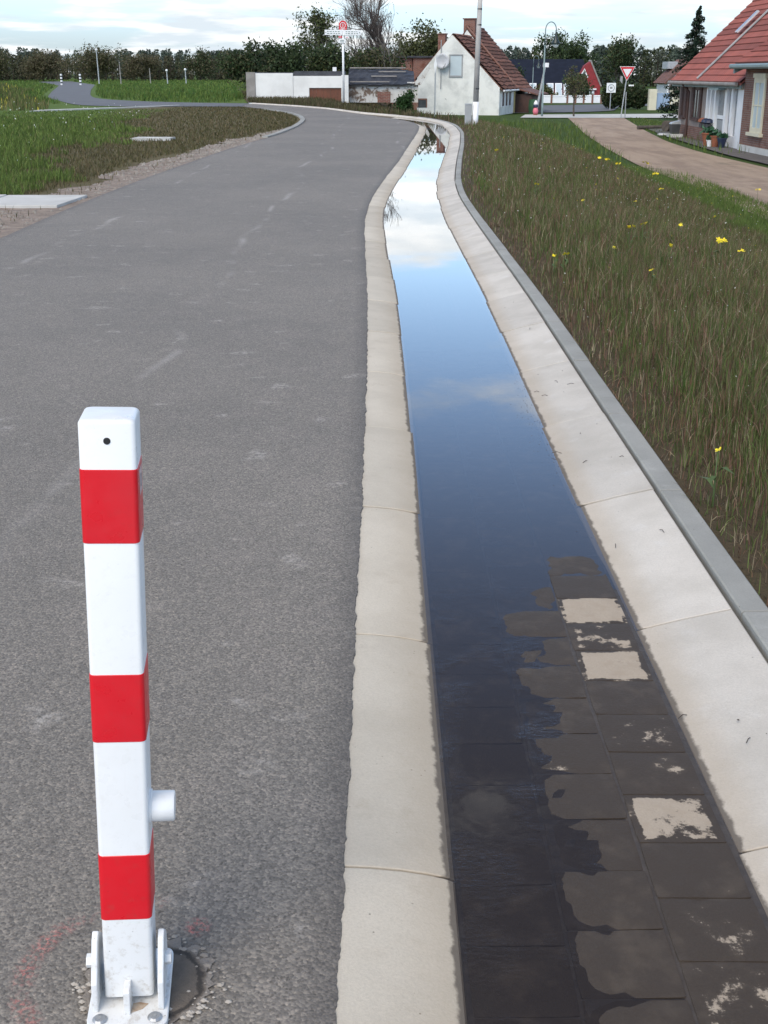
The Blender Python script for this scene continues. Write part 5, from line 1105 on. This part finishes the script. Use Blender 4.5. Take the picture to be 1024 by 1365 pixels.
# gravel on the shoulder, grit on the curbs
rg = np.random.default_rng(12); mb = MB()
def pebble(mb, x, y, z, s_, rg):
    a = rg.uniform(0, 6.28); mb.add([(x + s_ * math.cos(a + t) * rg.uniform(.7, 1.1), y + s_ * math.sin(a + t) * rg.uniform(.7, 1.1), z) for t in (0, 1.25, 2.5, 3.8, 5.)] + [(x, y, z + s_ * .7)], [(j, (j + 1) % 5, 5) for j in range(5)])
for i in range(1400):
    k = rg.integers(10, 150); p = sh[k]; pebble(mb, p[0] - wv[k] * rg.uniform(.02, 1.), p[1] + rg.uniform(-.1, .1), -.006, rg.uniform(.008, .03) * (1 if p[1] < 18 else 1.5), rg)
tag(obj('pebbles', mb, 'stones'), 'loose pebbles on the brown gravel shoulder', 'pebbles', kind='stuff')
mb = MB()
for i in range(46):
    t = rg.uniform(np.interp(1.6, LO[:, 1], TT), np.interp(13, LO[:, 1], TT)); s_ = rg.uniform(.002, .006)
    if i % 2: continue
    if i % 2: p = at(t, LO) + at(t, W) * rg.uniform(.3, .75); pebble(mb, p[0], p[1], WL - .004, s_ * 1.5, rg)
    else: p = at(t, RO) - at(t, W) * rg.uniform(.05, .2); u = np.linalg.norm(p - at(t, RO)); pebble(mb, p[0], p[1], float(np.interp(u, [0, .13, .24], [.035, .016, -.02])) - .001, s_ * .8, rg)
for i in range(260):
    y = rg.normal(5.0, .5); f = abs(rg.normal()) * .05; t = float(np.interp(y, RO[:, 1], TT)); p = at(t, RO) - at(t, W) * (.245 + f); pebble(mb, p[0], p[1], WL - .002, rg.uniform(.002, .0055), rg)
for i in range(120):
    y = rg.uniform(2.2, 12); t = float(np.interp(y, LO[:, 1], TT)); p = at(t, LO) + at(t, W) * (.205 + abs(rg.normal()) * .012); pebble(mb, p[0], p[1], WL - .002, rg.uniform(.0015, .0045), rg)
for i in range(14):
    y = rg.uniform(1.6, 7); t = float(np.interp(y, RO[:, 1], TT)); v_ = rg.uniform(.03, .24); p = at(t, RO) - at(t, W) * v_; zt = float(np.interp(v_, [0, .13, .24, .3], [.038, .009, -.02, WL + .004])); a = rg.uniform(0, 6.28); l_ = rg.uniform(.015, .04); mb.tube([(p[0], p[1], zt), (p[0] + l_ * math.cos(a) * .5, p[1] + l_ * math.sin(a) * .5, zt + .006), (p[0] + l_ * math.cos(a), p[1] + l_ * math.sin(a), zt + .001)], .0012, 4)
tag(obj('grit', mb, 'wet_mortar'), 'dark grit and crumbs lying in the gutter', 'grit', kind='stuff')
